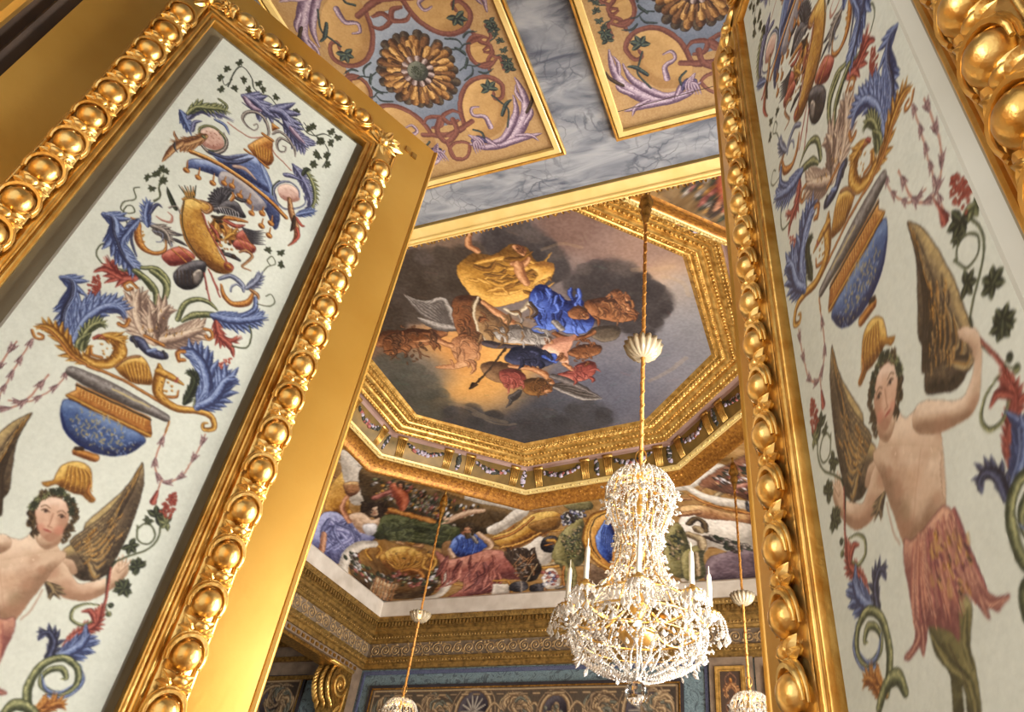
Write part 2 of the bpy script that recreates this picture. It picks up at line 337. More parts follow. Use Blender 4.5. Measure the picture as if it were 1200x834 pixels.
    def bell(s, x, y, r, dx, dy, c='Gy'):
        L = math.hypot(dx, dy); dx, dy = dx/L, dy/L
        s.S([(x-dx*r*.7, y-dy*r*.7), (x, y), (x+dx*r*.5, y+dy*r*.5)], [r*.4, r*.8, r*.8], c, n=3)
        for k in (-1, 1, 0):
            e = (x + dx*r*1.1 - dy*k*r*.62, y + dy*r*1.1 + dx*k*r*.62); s.S([(x + dx*r*.1 - dy*k*r*.2, y + dy*r*.1 + dx*k*r*.2), e], [r*.5, r*.12], c, n=3)
    def gar(s, P, n, r=16):
        sp = cr(P, 10); s.S(P, r*.28, 'Pk', flat=True); d = np.gradient(sp, axis=0)
        for i in range(n): j = int((i+.5)/n*(len(sp)-1)); s.bell(sp[j][0], sp[j][1], r, d[j][0], d[j][1], ((140,104,104), (190,160,152), (84,58,62)))
def warp(I, amp, cell, tone=6):
    h, w = I.shape[:2]
    def field(c):
        g = rng.random((h//c+3, w//c+3))-.5; y, x = np.mgrid[0:h, 0:w]; return sample(g[..., None], x/c, y/c)[..., 0]*2
    y, x = np.mgrid[0:h, 0:w].astype(float); dx = field(cell)*amp + field(max(2, cell//3))*amp*.6; dy = field(cell)*amp + field(max(2, cell//3))*amp*.6
    O = sample(I, np.clip(x+dx, 0, w-1.01), np.clip(y+dy, 0, h-1.01)); return np.clip(O + (field(3)*tone + field(cell*2)*tone*.8)[..., None], 0, 255)
def desat(I, k): g = I.mean(-1, keepdims=True); return I + (g-I)*k
def grid_panel(name, cv_img, corner, eu, ev, W, H, res, matl, parent=None, flip=False, clip=None, thick=None, **k):
    """dense flat grid; vertex colours carry the paint. corner: top left, eu right, ev down"""
    ih, iw = cv_img.shape[:2]; nu = int(round(W/res)) + 1; nv = int(round(H/res)) + 1
    u = np.linspace(0, W, nu); v = np.linspace(0, H, nv); Ug, Vg = np.meshgrid(u, v)
    P = np.asarray(corner, float)[None, None] + Ug[..., None]*np.asarray(eu, float) + Vg[..., None]*np.asarray(ev, float)
    fx = np.clip((Ug/W)*iw - .5, 0, iw-1.001); fy = np.clip((Vg/H)*ih - .5, 0, ih-1.001); return grid_mesh(name, P, sample(cv_img, fx, fy), matl, parent, flip, clip, **k)
def sample(I, fx, fy):
    x = fx.astype(int); y = fy.astype(int); a = (fx-x)[..., None]; b = (fy-y)[..., None]; x1 = np.minimum(x+1, I.shape[1]-1); y1 = np.minimum(y+1, I.shape[0]-1)
    return (I[y, x]*(1-a) + I[y, x1]*a)*(1-b) + (I[y1, x]*(1-a) + I[y1, x1]*a)*b
def grid_mesh(name, P, Cc, matl, parent=None, flip=False, clip=None, origin=None, **k):
    nv, nu = P.shape[:2]; idx = np.arange(nv*nu).reshape(nv, nu)
    q = np.stack([idx[:-1, :-1], idx[1:, :-1], idx[1:, 1:], idx[:-1, 1:]], -1).reshape(-1, 4)
    if flip: q = q[:, ::-1]
    if clip is not None:
        ok = clip(P.reshape(-1, 3)); q = q[ok[q].all(1)]
        used = np.unique(q); rem = -np.ones(nv*nu, int); rem[used] = np.arange(len(used)); q = rem[q]; Pv = P.reshape(-1, 3)[used]; Cv = Cc.reshape(-1, 3)[used]
    else: Pv = P.reshape(-1, 3); Cv = Cc.reshape(-1, 3)
    me = bpy.data.meshes.new(name); me.vertices.add(len(Pv)); o3 = base_of(Pv, parent, origin); me.vertices.foreach_set('co', (Pv - o3).astype(np.float32).ravel())
    me.loops.add(q.size); me.loops.foreach_set('vertex_index', q.astype(np.int32).ravel()); me.polygons.add(len(q))
    me.polygons.foreach_set('loop_start', np.arange(0, q.size, 4, dtype=np.int32)); me.polygons.foreach_set('loop_total', np.full(len(q), 4, np.int32))
    me.polygons.foreach_set('use_smooth', np.ones(len(q), bool))
    me.update(calc_edges=True)
    ca = me.color_attributes.new('paint', 'FLOAT_COLOR', 'POINT'); l = lin(np.clip(Cv, 0, 255)); ca.data.foreach_set('color', np.column_stack([l, np.ones(len(l))]).astype(np.float32).ravel())
    me.materials.append(matl); o = bpy.data.objects.new(name, me); COL.objects.link(o)
    place(o, parent, o3); return tagit(o, **k)
# ================================================================ the two door leaves
LN, LD = np.array([-.942, .400]), np.array([.4112, .9115]); LNRM = np.array([.9115, -.4112])
RN, RD = np.array([.1240, .3778]), np.array([-0.4435, 0.8963]); RNRM = np.array([-0.8963, -0.4435])
U0, U1, ZT, ZB = 0.0, .303, 1.32, -.30         # painted field of a leaf: u from hinge side, z below eye level
FI = (-.027, .319, 1.338, -.318)               # inner rectangle of the carved frame
LEAF_U = (-.186, .484); LEAF_T, LEAF_B = 1.482, -1.46
def uv_door(n0, d):
    def f(x, y):
        r = ray(x, y); s = np.linalg.solve(np.array([[d[0], -r[0]], [d[1], -r[1]]]), -n0); return s[0], s[1]*r[2]
    return f
uvL, uvR = uv_door(LN, LD), uv_door(RN, RD)
RES = .00115
def egg_unit(big=True):
    m = M()
    m.put(SPH, mat4((.003, 0, .006), (.0195, 0, 0), (0, .0190, 0), (0, 0, .0175)))
    a = np.linspace(-.12*PI, 1.12*PI, 13)     # double hood round the upper half of the egg
    for k, (rx, ry, h, t) in enumerate([(.0245, .0225, .010, .0036), (.0295, .0250, .006, .0030)]):
        m.tube([(.002+rx*math.sin(q), ry*math.cos(q), h + .004*math.sin(q)) for q in a], [t*(.6+.5*math.sin(PI*i/12)) for i in range(13)], 6)
    m.put(SPL, mat4((-.0265, .004, .007), (.0085, .002, 0), (-.002, .0125, 0), (0, 0, .0105))); m.put(SPL, mat4((-.029, -.011, .006), (.007, 0, 0), (0, .007, 0), (0, 0, .008)))
    for q, L, w, up in [(.25, .020, .4, .7), (.9, .026, .36, .6), (-.9, .026, .36, .6), (1.5, .024, .34, .5), (-1.5, .024, .34, .5), (2.3, .022, .36, .5), (-2.3, .022, .36, .5), (PI, .012, .5, .5)]:
        pv, pf = petal(w, up, 6); c, s_ = math.cos(q), math.sin(q)
        m.put((pv, pf), mat4((-.034, 0, .007), (c*L, s_*L, .0), (-s_*L, c*L, 0), (0, 0, L*.95)))
    return np.concatenate(m.V), m.F
EGG = egg_unit()
def door_frame_pieces(P):
    """carved egg frame and its fillets on a leaf; P maps (u, z, h) to space"""
    def ring(d): return [(FI[0]-d, FI[3]-d), (FI[1]+d, FI[3]-d), (FI[1]+d, FI[2]+d), (FI[0]-d, FI[2]+d)]
    def sweep(prof):
        V = []; m = M()
        for d, h in prof: V += [P(u, z, h) for u, z in ring(d)]
        m.add(V, [(i*4+k, i*4+(k+1) % 4, (i+1)*4+(k+1) % 4, (i+1)*4+k) for i in range(len(prof)-1) for k in range(4)]); return m
    fil = sweep([(0, -.012), (0, .004), (.0015, .0065), (.004, .0075), (.0065, .0065), (.0075, .003), (.009, .003), (.010, .0065), (.0125, .009), (.016, .0095), (.019, .008), (.0205, .004), (.022, .003)])
    car = sweep([(.022, .003), (.025, .008), (.030, .0115), (.038, .013), (.046, .0135), (.054, .012), (.060, .009), (.064, .004), (.0655, .003), (.0668, .006), (.069, .0075), (.0715, .006), (.073, 0)])
    ex = np.array(P(1, 0, 0)) - np.array(P(0, 0, 0)); ez = np.array(P(0, 1, 0)) - np.array(P(0, 0, 0)); en = np.array(P(0, 0, 1)) - np.array(P(0, 0, 0)); c = .045
    z = 1.275
    while z > FI[3] + .01:
        for u in (FI[0]-c, FI[1]+c):
            sg = -1 if u < 0 else 1
            car.put(EGG, mat4(P(u, z, .010), ez, ex*sg, en))
        z -= .0668
    nu = 6; du = (FI[1]-FI[0]-.075)/(nu-1)
    for k in range(nu):
        u = FI[0] + .0375 + k*du
        car.put(EGG, mat4(P(u, FI[2]+c, .010), ex, ez, en, .94)); car.put(EGG, mat4(P(u, FI[3]-c, .010), ex, -ez, en, .94))
    for (u, sx) in ((FI[0], -1), (FI[1], 1)):
        for (zz, sz) in ((FI[2], 1), (FI[3], -1)):
            o = P(u + sx*.026, zz + sz*.026, .011)
            for q in np.linspace(-.35*PI, .85*PI, 9):
                a = q; dx, dz = math.cos(a)*sx, math.sin(a)*sz; L = .058 if abs(q-PI/4) < .5 else .042
                car.put(petal(.2, .3, 6), mat4(o, (ex*dx + ez*dz)*L, (-ex*dz + ez*dx)*L, en*L*.8))
            car.put(SPL, mat4(P(u + sx*.03, zz + sz*.03, .013), ex*.012, ez*.012, en*.012))
    return fil, car
def make_door(name, n0, d, nr, master, ushift, lab, bw=.0125):
    def P(u, z, h=0.0): return np.array([n0[0] + d[0]*u + nr[0]*h, n0[1] + d[1]*u + nr[1]*h, z])
    LEAF_U = (-.186, .484) if bw < .01 else (-.186, .478); hinge = P(LEAF_U[0], LEAF_B); root = empty(name, hinge, label=lab, cat='door', kind='structure')
    # leaf body: rails and stiles round the recess, with a softly rounded nosing on the closing edge
    m = M(); th = .052
    def slab(u0, u1, z0, z1, h0=-.052, h1=0.0):
        V = [P(u, z, h) for h in (h0, h1) for (u, z) in ((u0, z0), (u1, z0), (u1, z1), (u0, z1))]
        m.add(V, [(0,3,2,1),(4,5,6,7),(0,1,5,4),(1,2,6,5),(2,3,7,6),(3,0,4,7)])
    a, b, t, bt = FI
    slab(LEAF_U[0], a-.004, LEAF_B, LEAF_T); slab(b+.004, LEAF_U[1]-.012, LEAF_B, LEAF_T); slab(a-.004, b+.004, t+.004, LEAF_T); slab(a-.004, b+.004, LEAF_B, bt-.004)
    m.build('stile_and_rail', MAT['gold_flat'], root, smooth=False)
    m = M(); prof = [(LEAF_U[1]-.012, 0), (LEAF_U[1]-.0105, -.002), (LEAF_U[1]-.009, .001), (LEAF_U[1]-.005, .003), (LEAF_U[1]-.001, .001), (LEAF_U[1]+.001, -.004), (LEAF_U[1]+.001, -.052), (LEAF_U[1]-.012, -.052)]
    V = [P(u, z, h) for z in (LEAF_B, LEAF_T) for u, h in prof]; k = len(prof)
    m.add(V, [(i, (i+1) % k, k+(i+1) % k, k+i) for i in range(k)] + [tuple(range(k))[::-1], tuple(range(k, 2*k))]); weighted(m.build('nosing', MAT['gold_flat'], root), 50)
    fil, car = door_frame_pieces(P)
    weighted(fil.build('inner_fillet', MAT['gold_fillet'], root), 50); weighted(car.build('carved_egg_frame', MAT['gold_carved'], root), 60)
    # bevel and bed of the fielded panel
    m = M()
    rg = lambda e, h: [P(U0-e, ZB-e, h), P(U1+e, ZB-e, h), P(U1+e, ZT+e, h), P(U0-e, ZT+e, h)]
    V = rg(0, 0) + rg(.0012, -.0022) + rg(bw, -.0085); m.add(V, [(i*4+q, i*4+(q+1) % 4, (i+1)*4+(q+1) % 4, (i+1)*4+q) for i in range(2) for q in range(4)])
    m.build('panel_bevel', MAT['bevel'], root, smooth=False, label='pale glazed bevel')
    m = M(); V = rg(bw, -.0085) + [P(FI[0]-.005, FI[3]-.005, -.0105), P(FI[1]+.005, FI[3]-.005, -.0105), P(FI[1]+.005, FI[2]+.005, -.0105), P(FI[0]-.005, FI[2]+.005, -.0105)]
    m.add(V, [(q, (q+1) % 4, 4+(q+1) % 4, 4+q) for q in range(4)]); V = [P(u, z, h) for h in (-.03, -.012) for (u, z) in ((a-.006, bt-.006), (b+.006, bt-.006), (b+.006, t+.006), (a-.006, t+.006))]
    m.add(V, [(0,3,2,1),(4,5,6,7)]); m.build('panel_bed', MAT['bed'], root, smooth=False)
    nu = int((U1-U0)/RES)+1; nv = int((ZT-.10)/RES)+1
    u = np.linspace(U0, U1, nu); z = np.linspace(ZT, .10, nv); Ug, Zg = np.meshgrid(u, z); Pg = np.zeros((nv, nu, 3)); Pg[..., 0] = n0[0] + d[0]*Ug; Pg[..., 1] = n0[1] + d[1]*Ug; Pg[..., 2] = Zg
    fx = np.clip((Ug + ushift*(1 - Ug/.2))/RES + MX, 0, master.shape[1]-1.001); fy = np.clip((ZT-Zg)/RES, 0, master.shape[0]-1.001)
    grid_mesh('painted_panel', Pg, sample(master, fx, fy), MAT['painted_door'], root, label='painted panel with urn and winged figure')
    m = M(); m.add([P(U0, ZB), P(U1, ZB), P(U1, .10), P(U0, .10)], [(0, 1, 2, 3)]); m.build('lower_panel', MAT['cream'], root, smooth=False)
    return root, P
MX = 20   # pixels of margin left of u=0 in the master picture
MAT['cream'] = mixed('cream_ground', (212,212,198), (218,218,204), 3, .5)
cv = Canvas((U1-U0)/RES + 2*MX, (ZT-.10)/RES + 20, (210, 213, 199), None)
def fL(x, y): u, z = uvL(x, y); return u/RES + MX, (ZT-z)/RES
def fR(x, y): u, z = uvR(x, y); return (u + .016*(1 - u/.2))/RES + MX, (ZT-z)/RES
exec_door_art = True
# ---------------------------------------------------------------- what is painted on both leaves (one cartoon, mirrored)
S, T, A, V, SP, D = cv.S, cv.T, cv.A, cv.V, None, cv.D
cv.fn = fL
# ground: faint brushed mottling
for i in range(60):
    cv.I_ = None
    x, y = random.uniform(0, cv.w), random.uniform(0, cv.h); f0 = cv.fn; cv.fn = lambda a, b: (a, b); cv.O(0, 0, 1); g = random.uniform(-9, 7)
    cv.soft(x, y, random.uniform(20, 70), (208+g, 211+g, 197+g), .45, ry=random.uniform(30, 110)); cv.fn = f0
cv.I += (cv.fine[..., None]-.5)*7
PKL = ((198,150,128),)*3
def both(f):
    f(); cv.mir = (.1505)/RES + MX; f(); cv.mir = None
# --- A: vines and festoon at the head
cv.O(180, 60, 5.955, fL)
S([(520,250),(545,190),(570,140),(610,110),(650,135),(690,200),(700,260),(750,300),(810,320),(860,380)], 7, 'Gk'); S([(550,200),(500,240),(480,190)], 5, 'Gk')
for x, y in [(600,80),(515,130),(470,190),(470,265),(565,265),(628,205),(735,225),(762,272),(860,320),(668,270)]: V(x, y, 32)
S([(950,470),(1010,480),(1060,560),(1120,590),(1190,580),(1240,600)], 7, 'Gk')
for x, y in [(995,430),(1110,530),(1170,630),(1140,715),(1120,790),(960,470),(1240,560),(1290,600)]: V(x, y, 34)
cv.O(180, 0, 2.98); S([(525,430),(560,470),(600,505),(612,545),(590,585)], 3, 'Gk')
for x, y in [(545,452),(577,492),(622,500),(577,545),(606,575),(560,575),(607,545)]: V(x, y, 17)
cv.O(180, 60, 5.955)
A([(630,320),(700,345),(790,430),(880,470)], 105, 'P'); A([(820,410),(900,430),(960,510),(990,560)], 110, 'P'); A([(920,500),(980,580),(1040,640),(1085,680)], 100, 'P')
T([(640,330),(690,390),(760,420)], 50, 'L'); T([(960,540),(1010,600),(1060,650)], 40, 'L')
S([(620,360),(720,430),(850,480),(940,560),(1000,640),(1050,690)], [6,12,14,14,12,4], 'Bd')
S([(700,520),(725,510),(730,540),(700,555),(650,520),(622,470),(650,430),(720,430),(780,480),(805,560),(800,590)], [8,8,8,10,14,18,22,24,24,18,12], 'Gy')
S([(905,665),(925,672),(915,705),(875,695),(862,645),(890,610),(950,640),(985,690),(990,740)], [8,8,10,14,18,20,22,16,6], 'Gy'); S([(830,580),(880,565),(940,610),(985,690)], [10,20,22,12], 'Gy')
S([(520,500),(600,560),(680,605),(770,600)], 9, 'Pk'); S([(810,640),(850,720),(910,780),(960,834)], 9, 'Pk')
cv.fill([(690,640),(770,600),(830,620),(828,690),(838,760),(800,800),(740,770),(700,725),(660,665)], 'O'); S([(640,690),(720,750),(800,815)], 18, 'O'); S([(765,580),(832,625)], 22, 'O'); cv.fill([(825,500),(880,540),(830,560)], 'O', smooth=False)
for q in range(6): T([(700+q*22, 650+q*8), (715+q*18, 700+q*8), (730+q*14, 750+q*6)], 10, 'G')
# left head scroll
A([(190,420),(225,490),(270,600)], 60, 'B'); A([(240,470),(310,415),(430,430),(560,490)], 62, 'P'); A([(240,440),(300,395),(390,400),(480,410),(545,440)], 62, 'Gr', lobes=10); T([(455,335),(510,380),(500,420)], 22, 'Gr'); T([(430,480),(500,520),(530,585)], 24, 'B')
T([(270,560),(290,500),(340,490)], 26, 'P')
cv.fill([(330,560),(390,530),(450,560),(490,630),(480,680),(420,690),(350,660),(320,610)], ((198,158,140),(220,190,170),(160,110,96)))
S([(325,600),(320,550),(370,522),(440,545),(500,610),(505,670),(450,705),(370,690),(330,650)], [12,16,18,20,22,22,22,18,12], 'Gr'); S([(330,650),(400,715),(480,700),(515,640),(490,570)], [20,26,24,16,6], 'Gy')
for q in range(14): D(random.uniform(370,470), random.uniform(560,670), 5, 'Pk')
A([(370,590),(290,630),(200,650),(115,625)], 70, 'Br', lobes=12); T([(200,640),(130,690),(60,775)], 44, 'Br'); T([(170,620),(150,590),(145,560)], 20, 'Br'); D(350, 600, 13, 'Gr'); T([(150,640),(150,680),(170,710)], 14, 'K')
# --- B: canopy, helmet and trophies
cv.O(180, 180, 5.955)
cv.fill([(270,40),(480,60),(560,90),(740,60),(840,250),(880,450),(845,530),(780,400),(700,370),(600,290),(540,250),(460,170),(300,110),(235,100)], 'B')
cv.fill([(470,130),(560,150),(700,260),(790,370),(700,400),(620,330),(540,260),(460,210)], ((138,132,138),(176,168,166),(104,100,112)))
cv.fill([(390,-10),(500,20),(660,5),(740,60),(770,170),(815,275),(600,150),(480,70)], 'B'); S([(755,90),(800,200),(828,290)], 24, 'Bl'); T([(500,60),(600,60),(700,30)], 30, 'Bd'); T([(390,-10),(520,35),(660,10)], 26, 'Bd')
T([(560,90),(640,110),(720,190)], 30, ((170,140,120),(200,176,150),(130,100,90)))
S([(262,-12),(450,70),(620,180),(800,320),(922,445)], 34, 'O'); S([(280,0),(450,82),(620,192),(800,332),(915,448)], 6, 'Dk'); S([(275,-16),(450,60),(620,168),(800,306)], 6, ((238,200,120),)*3)
for x, y, l in [(235,100,70),(318,150,70),(420,190,70),(500,190,40),(555,210,40),(672,320,55),(690,400,50),(765,400,40),(760,490,50),(825,470,50),(812,555,50),(610,280,30)]:
    S([(x+6, y-l*.7), (x, y-10), (x-4, y+10)], [6, 10, 12], 'O'); D(x-6, y+18, 21, 'O')
for q in range(14): a = PI*(.62 + q*.085); T([(480,345), (480+70*math.cos(a), 335+70*math.sin(a)), (490+112*math.cos(a), 330+98*math.sin(a))], 30, 'K')
cv.fill([(440,390),(500,330),(580,340),(620,400),(642,450),(560,435),(470,415)], 'K'); T([(570,310),(620,330),(650,325)], 30, 'K'); T([(430,390),(520,380),(620,440)], 16, 'Gy2'); T([(540,330),(560,300),(550,270)], 24, 'O')
for q in range(8): S([(450+q*20, 375+q*5), (470+q*18, 410+q*5)], 5, 'Wh')
S([(440,455),(520,450),(600,465),(655,480)], [20,34,30,14], 'O'); T([(500,470),(580,510),(640,500)], 34, 'R')
A([(440,450),(430,540),(470,640)], 60, 'G'); A([(470,470),(520,560),(580,650)], 60, 'O'); A([(500,600),(560,560),(600,600)], 50, 'G'); T([(400,500),(440,560),(470,640)], 30, 'R'); T([(410,440),(460,450),(500,430)], 24, 'Dk')
for q in range(26): D(random.uniform(440,600), random.uniform(460,690), random.uniform(7,15), random.choice(['G','O','Dk','Gd']))
cv.fill([(575,580),(640,535),(705,620),(645,655)], 'R'); cv.fill([(590,600),(560,650),(680,700),(710,650)], 'R')
for q in range(8): T([(620+q*8, 520+q*14), (700,545+q*12), (765+ (q%2)*16, 540+q*14)], 14, 'K')
for q in range(3): S([(590+q*22,600-q*14),(660+q*22,690-q*14)], 6, 'O')
S([(480,700),(540,715),(600,745)], [20,34,20], 'K'); D(560,720,16,'Dk'); S([(600,690),(650,680),(690,720),(650,760),(620,790),(680,820)], [12,22,20,18,14,8], 'Br')
# cuirass or quiver at the left
cv.fill([(225,300),(330,330),(395,355),(410,395),(365,420),(335,395),(365,500),(425,620),(485,740),(550,790),(535,834),(440,832),(330,750),(245,650),(200,540),(185,430),(205,350)], 'G')
for q in range(60): x = random.uniform(215,400); y = random.uniform(420,760); x += (y-420)*.28; S([(x, y), (x+random.uniform(6,16), y+random.uniform(4,22))], random.uniform(3,7), random.choice(['Gd','O','Br']), n=2)
S([(215,330),(200,440),(220,560),(290,690),(380,790),(470,834)], 8, 'Dk'); S([(345,420),(380,520),(450,650),(520,770)], 12, 'R'); S([(335,390),(370,415),(405,390),(390,355),(330,330)], [14,24,26,24,14], 'Br'); S([(205,320),(265,312),(330,345)], 16, 'G')
D(525,790,32,'R'); D(525,790,18,'O')
for q in range(7): S([(235+q*8, 305), (178+q*20, 225+ (q%2)*8)], [14,5], 'Br' if q % 2 else 'Gk')
for q in range(5): T([(230+q*14,300),(215+q*16,260)], 10, 'G')
T([(155,390),(120,310),(95,235)], 34, 'Gk'); S([(110,380),(160,370),(190,420)], 12, 'Gy'); S([(20,440),(70,470),(120,480),(130,440),(100,410)], [8,14,16,12,6], 'Pk')
T([(75,520),(140,560),(210,570)], 34, 'K'); T([(140,600),(190,620),(240,650)], 26, 'K'); A([(0,540),(60,560),(130,650)], 60, 'Gy')
cv.fill([(60,710),(180,652),(290,720),(215,770),(120,785)], 'R'); S([(130,670),(230,760)], 12, 'O'); S([(180,650),(280,740)], 10, 'O')
# right hand scroll
cv.fill([(870,240),(930,215),(1000,250),(1020,320),(960,340),(890,310)], ((202,164,148),(224,194,176),(160,112,98)))
S([(1050,300),(1060,350),(1000,385),(910,385),(850,320),(840,250),(880,205),(950,200),(1010,250),(1020,310)], [8,10,12,14,16,18,18,14,12,8], 'Gb'); S([(830,290),(835,230),(880,190)], 8, 'Gk')
S([(950,320),(965,420),(1000,530),(990,600),(940,645)], [30,44,40,26,8], 'Br'); T([(985,440),(975,510),(955,545)], 26, 'Dk'); T([(1000,450),(1030,500),(1055,505)], 22, 'Rb'); T([(1000,520),(1010,580),(950,640)], 24, 'Rb')
A([(975,80),(1030,160),(1080,260),(1095,370),(1000,420)], 56, 'P'); T([(915,150),(970,160),(1040,190)], 34, 'P'); A([(1055,110),(1110,210),(1125,330),(1080,400)], 50, 'Gr', side=-1, lobes=9); T([(1040,150),(1070,110),(1100,120)], 26, 'Gk'); A([(1000,430),(1070,415),(1145,400)], 44, 'B')
S([(760,834),(800,790),(850,770),(830,720),(795,745),(815,780)], 6, 'Gs'); [V(x, y, 34) for x, y in [(800,680),(890,690),(895,775)]]
S([(0,330),(50,300),(40,220),(70,150)], 6, 'Gs'); [V(x, y, 34) for x, y in [(62,110),(72,190),(15,150)]]
# --- C: stalks beside the trophy
cv.O(100, 200, 5.956)
S([(480,220),(520,190),(515,120),(540,80)], 8, 'Gs'); [V(x, y, 34) for x, y in [(437,52),(545,72),(468,122),(500,20),(560,10)]]
S([(380,120),(340,130),(352,200),(270,220),(250,270),(300,300),(345,290),(330,250),(290,250),(268,300),(300,380),(330,450)], 8, 'Gs')
S([(280,430),(320,365),(390,345),(450,375),(540,420),(600,520)], [20,28,30,40,46,24], 'Gb'); A([(470,390),(560,430),(600,540)], 66, 'Gy'); A([(435,390),(425,280),(455,205)], 62, 'B'); T([(450,300),(500,240),(540,262)], 24, 'Bd')
S([(320,330),(370,365),(368,460),(400,535),(475,578),(555,560),(565,490)], [10,30,50,46,34,22,8], 'O'); S([(500,500),(535,492),(540,440),(480,425)], 8, 'Gb')
for q in range(10): D(random.uniform(372,420), random.uniform(390,540), 6, 'Gd')
S([(200,510),(110,520),(80,590),(140,665),(250,690)], 9, 'Gs'); A([(380,740),(250,745),(190,690),(140,600)], 90, 'R'); T([(250,745),(140,690),(60,710)], 44, 'R'); S([(260,700),(330,690),(390,740)], [20,44,40], 'Gr')
A([(135,310),(205,350),(215,470),(270,590),(350,690),(440,800)], 120, 'B'); A([(370,345),(300,430),(250,510),(290,600)], 60, 'B'); S([(330,420),(325,500),(360,600)], [8,18,10], 'Bd'); S([(120,305),(190,335),(205,440),(260,580),(340,690)], [4,16,18,18,10], 'Bd')
cv.fill([(620,720),(700,650),(800,630),(845,665),(800,790),(720,834),(640,800)], 'K'); cv.fill([(740,740),(790,690),(820,720),(780,800)], 'Gy'); [S([(640+q*26,700),(650+q*26,790)], 7, 'Dk') for q in range(5)]
S([(830,720),(850,834)], 10, 'R'); S([(860,690),(930,834)], 10, 'R')
S([(400,680),(500,690),(570,760),(570,834)], [30,40,44,40], 'Gr'); S([(360,700),(430,770),(470,834)], [40,48,40], 'Gr')
# --- D: the swan shaped leaves
cv.O(100, 320, 5.4545)
S([(320,-10),(400,50),(450,120),(445,210)], [40,44,40,20], 'Gr'); S([(430,-10),(500,50),(520,120),(480,230)], [40,44,40,16], 'Gr'); S([(760,0),(798,180)], 9, 'R'); S([(800,0),(862,155)], 9, 'R')
S([(590,300),(640,200),(720,170),(790,190),(845,240)], [30,34,34,30,10], 'Gr'); A([(440,445),(355,340),(330,220),(345,90)], 140, 'S', lobes=9); A([(470,420),(470,290),(545,205)], 120, 'S', lobes=7); A([(465,440),(570,420),(680,385),(770,350)], 130, 'S', lobes=9); A([(450,430),(420,330),(410,240)], 100, 'S', lobes=6)
for q in range(26): x, y = random.uniform(360,620), random.uniform(240,430); S([(x, y), (x+random.uniform(-10,14), y+random.uniform(-26,-8))], 5, 'Dk' if q % 2 else 'Gd', n=2)
S([(620,310),(700,270),(820,270)], [20,44,44], 'Gr'); A([(815,275),(940,305),(1060,300),(1170,285)], 100, 'B', lobes=10); T([(1000,280),(1080,240),(1100,180)], 30, 'B'); A([(835,310),(860,400),(920,440),(1000,410)], 64, 'R'); T([(860,410),(930,470),(950,540)], 40, 'R'); S([(940,470),(1030,478),(1062,410),(1052,340)], 9, 'Gs')
S([(330,95),(290,60),(250,80),(270,112),(300,100)], 20, 'O'); S([(760,360),(800,370),(815,405),(790,425),(770,405)], 20, 'O')
S([(860,40),(930,22),(1000,70),(1012,120)], [20,30,34,14], 'Gb'); S([(870,75),(890,150),(950,200),(1040,190),(1075,130)], [12,30,36,40,16], 'O'); S([(930,120),(935,90),(970,75),(1005,100)], 12, 'Gb'); A([(1030,100),(1090,60),(1140,-10)], 56, 'Gb'); T([(1090,160),(1080,230),(1000,270)], 26, 'B'); T([(1060,110),(1100,140),(1110,175)], 26, 'Br'); S([(1100,200),(1170,215),(1210,190),(1190,140),(1155,150)], 6, 'Gs')
S([(310,425),(350,440),(400,500),(470,525),(505,530)], [50,66,56,62,56], 'Bd'); S([(300,410),(330,470)], 18, 'K'); S([(500,500),(520,540)], 16, 'K'); S([(380,402),(500,462)], 22, 'O'); S([(400,500),(450,490)], 20, 'Bl')
S([(70,410),(120,412),(200,440),(232,500),(190,570),(100,592),(20,560),(25,480),(50,470)], [16,36,60,70,62,52,40,22,10], 'G'); A([(110,410),(190,420),(260,470)], 54, 'G')
cv.fill([(190,600),(250,550),(340,530),(400,580),(428,700),(380,715),(280,690)], 'G'); [T([(250+q*24,570+abs(q-3)*6),(270+q*22,630),(300+q*16,700)], 16, 'Gd' if q % 2 else 'G') for q in range(7)]; S([(195,600),(260,550),(345,535)], 18, 'Br')
S([(600,565),(588,515),(625,492)], 20, 'O'); A([(625,492),(700,520),(745,610),(760,709)], 96, 'B', lobes=10); cv.cone((815,640), (930,550), 60); A([(790,700),(860,665),(975,675)], 76, 'B'); A([(720,720),(700,650),(645,625)], 44, 'Gk')
# --- E: left dolphin scroll
cv.O(0, 320, 5.956)
cv.cone((640,195), (680,30), 100); A([(430,35),(505,70),(500,160),(455,260),(445,380),(480,490)], 110, 'B', lobes=12); A([(490,480),(550,340),(650,230),(790,190)], 120, 'B', lobes=11); A([(520,480),(600,330),(740,240),(840,250),(890,320)], 110, 'B', lobes=12); S([(425,35),(500,60),(505,150),(450,270),(440,400),(470,480)], [6,20,24,24,22,10], 'Bd')
S([(900,325),(875,372),(830,355)], 26, 'O'); A([(575,540),(600,420),(680,355),(755,370)], 72, 'Gr'); T([(540,540),(560,470),(640,420)], 40, 'Gr')
A([(620,635),(500,560),(420,440),(330,375),(235,375)], 96, 'G', lobes=9); S([(600,640),(500,580),(420,480),(340,400),(250,380)], [20,30,26,20,8], 'O'); S([(225,400),(245,450),(290,462),(300,440),(270,425)], 20, 'O')
S([(655,455),(740,452),(810,480),(840,550),(780,620),(680,632),(600,590)], [20,50,76,84,70,60,40], 'G'); S([(640,515),(640,570),(710,592)], [10,22,24], 'O'); A([(720,440),(800,460),(880,500)], 80, 'G'); T([(655,460),(700,440),(740,470)], 24, 'R'); [D(random.uniform(700,850), random.uniform(450,620), 7, 'Gd') for q in range(14)]
cv.gar([(230,460),(120,640),(30,800),(-60,960),(-160,1100)], 7, 36)
cv.gar([(480,660),(430,760),(330,834),(200,900),(60,890)], 4, 34)
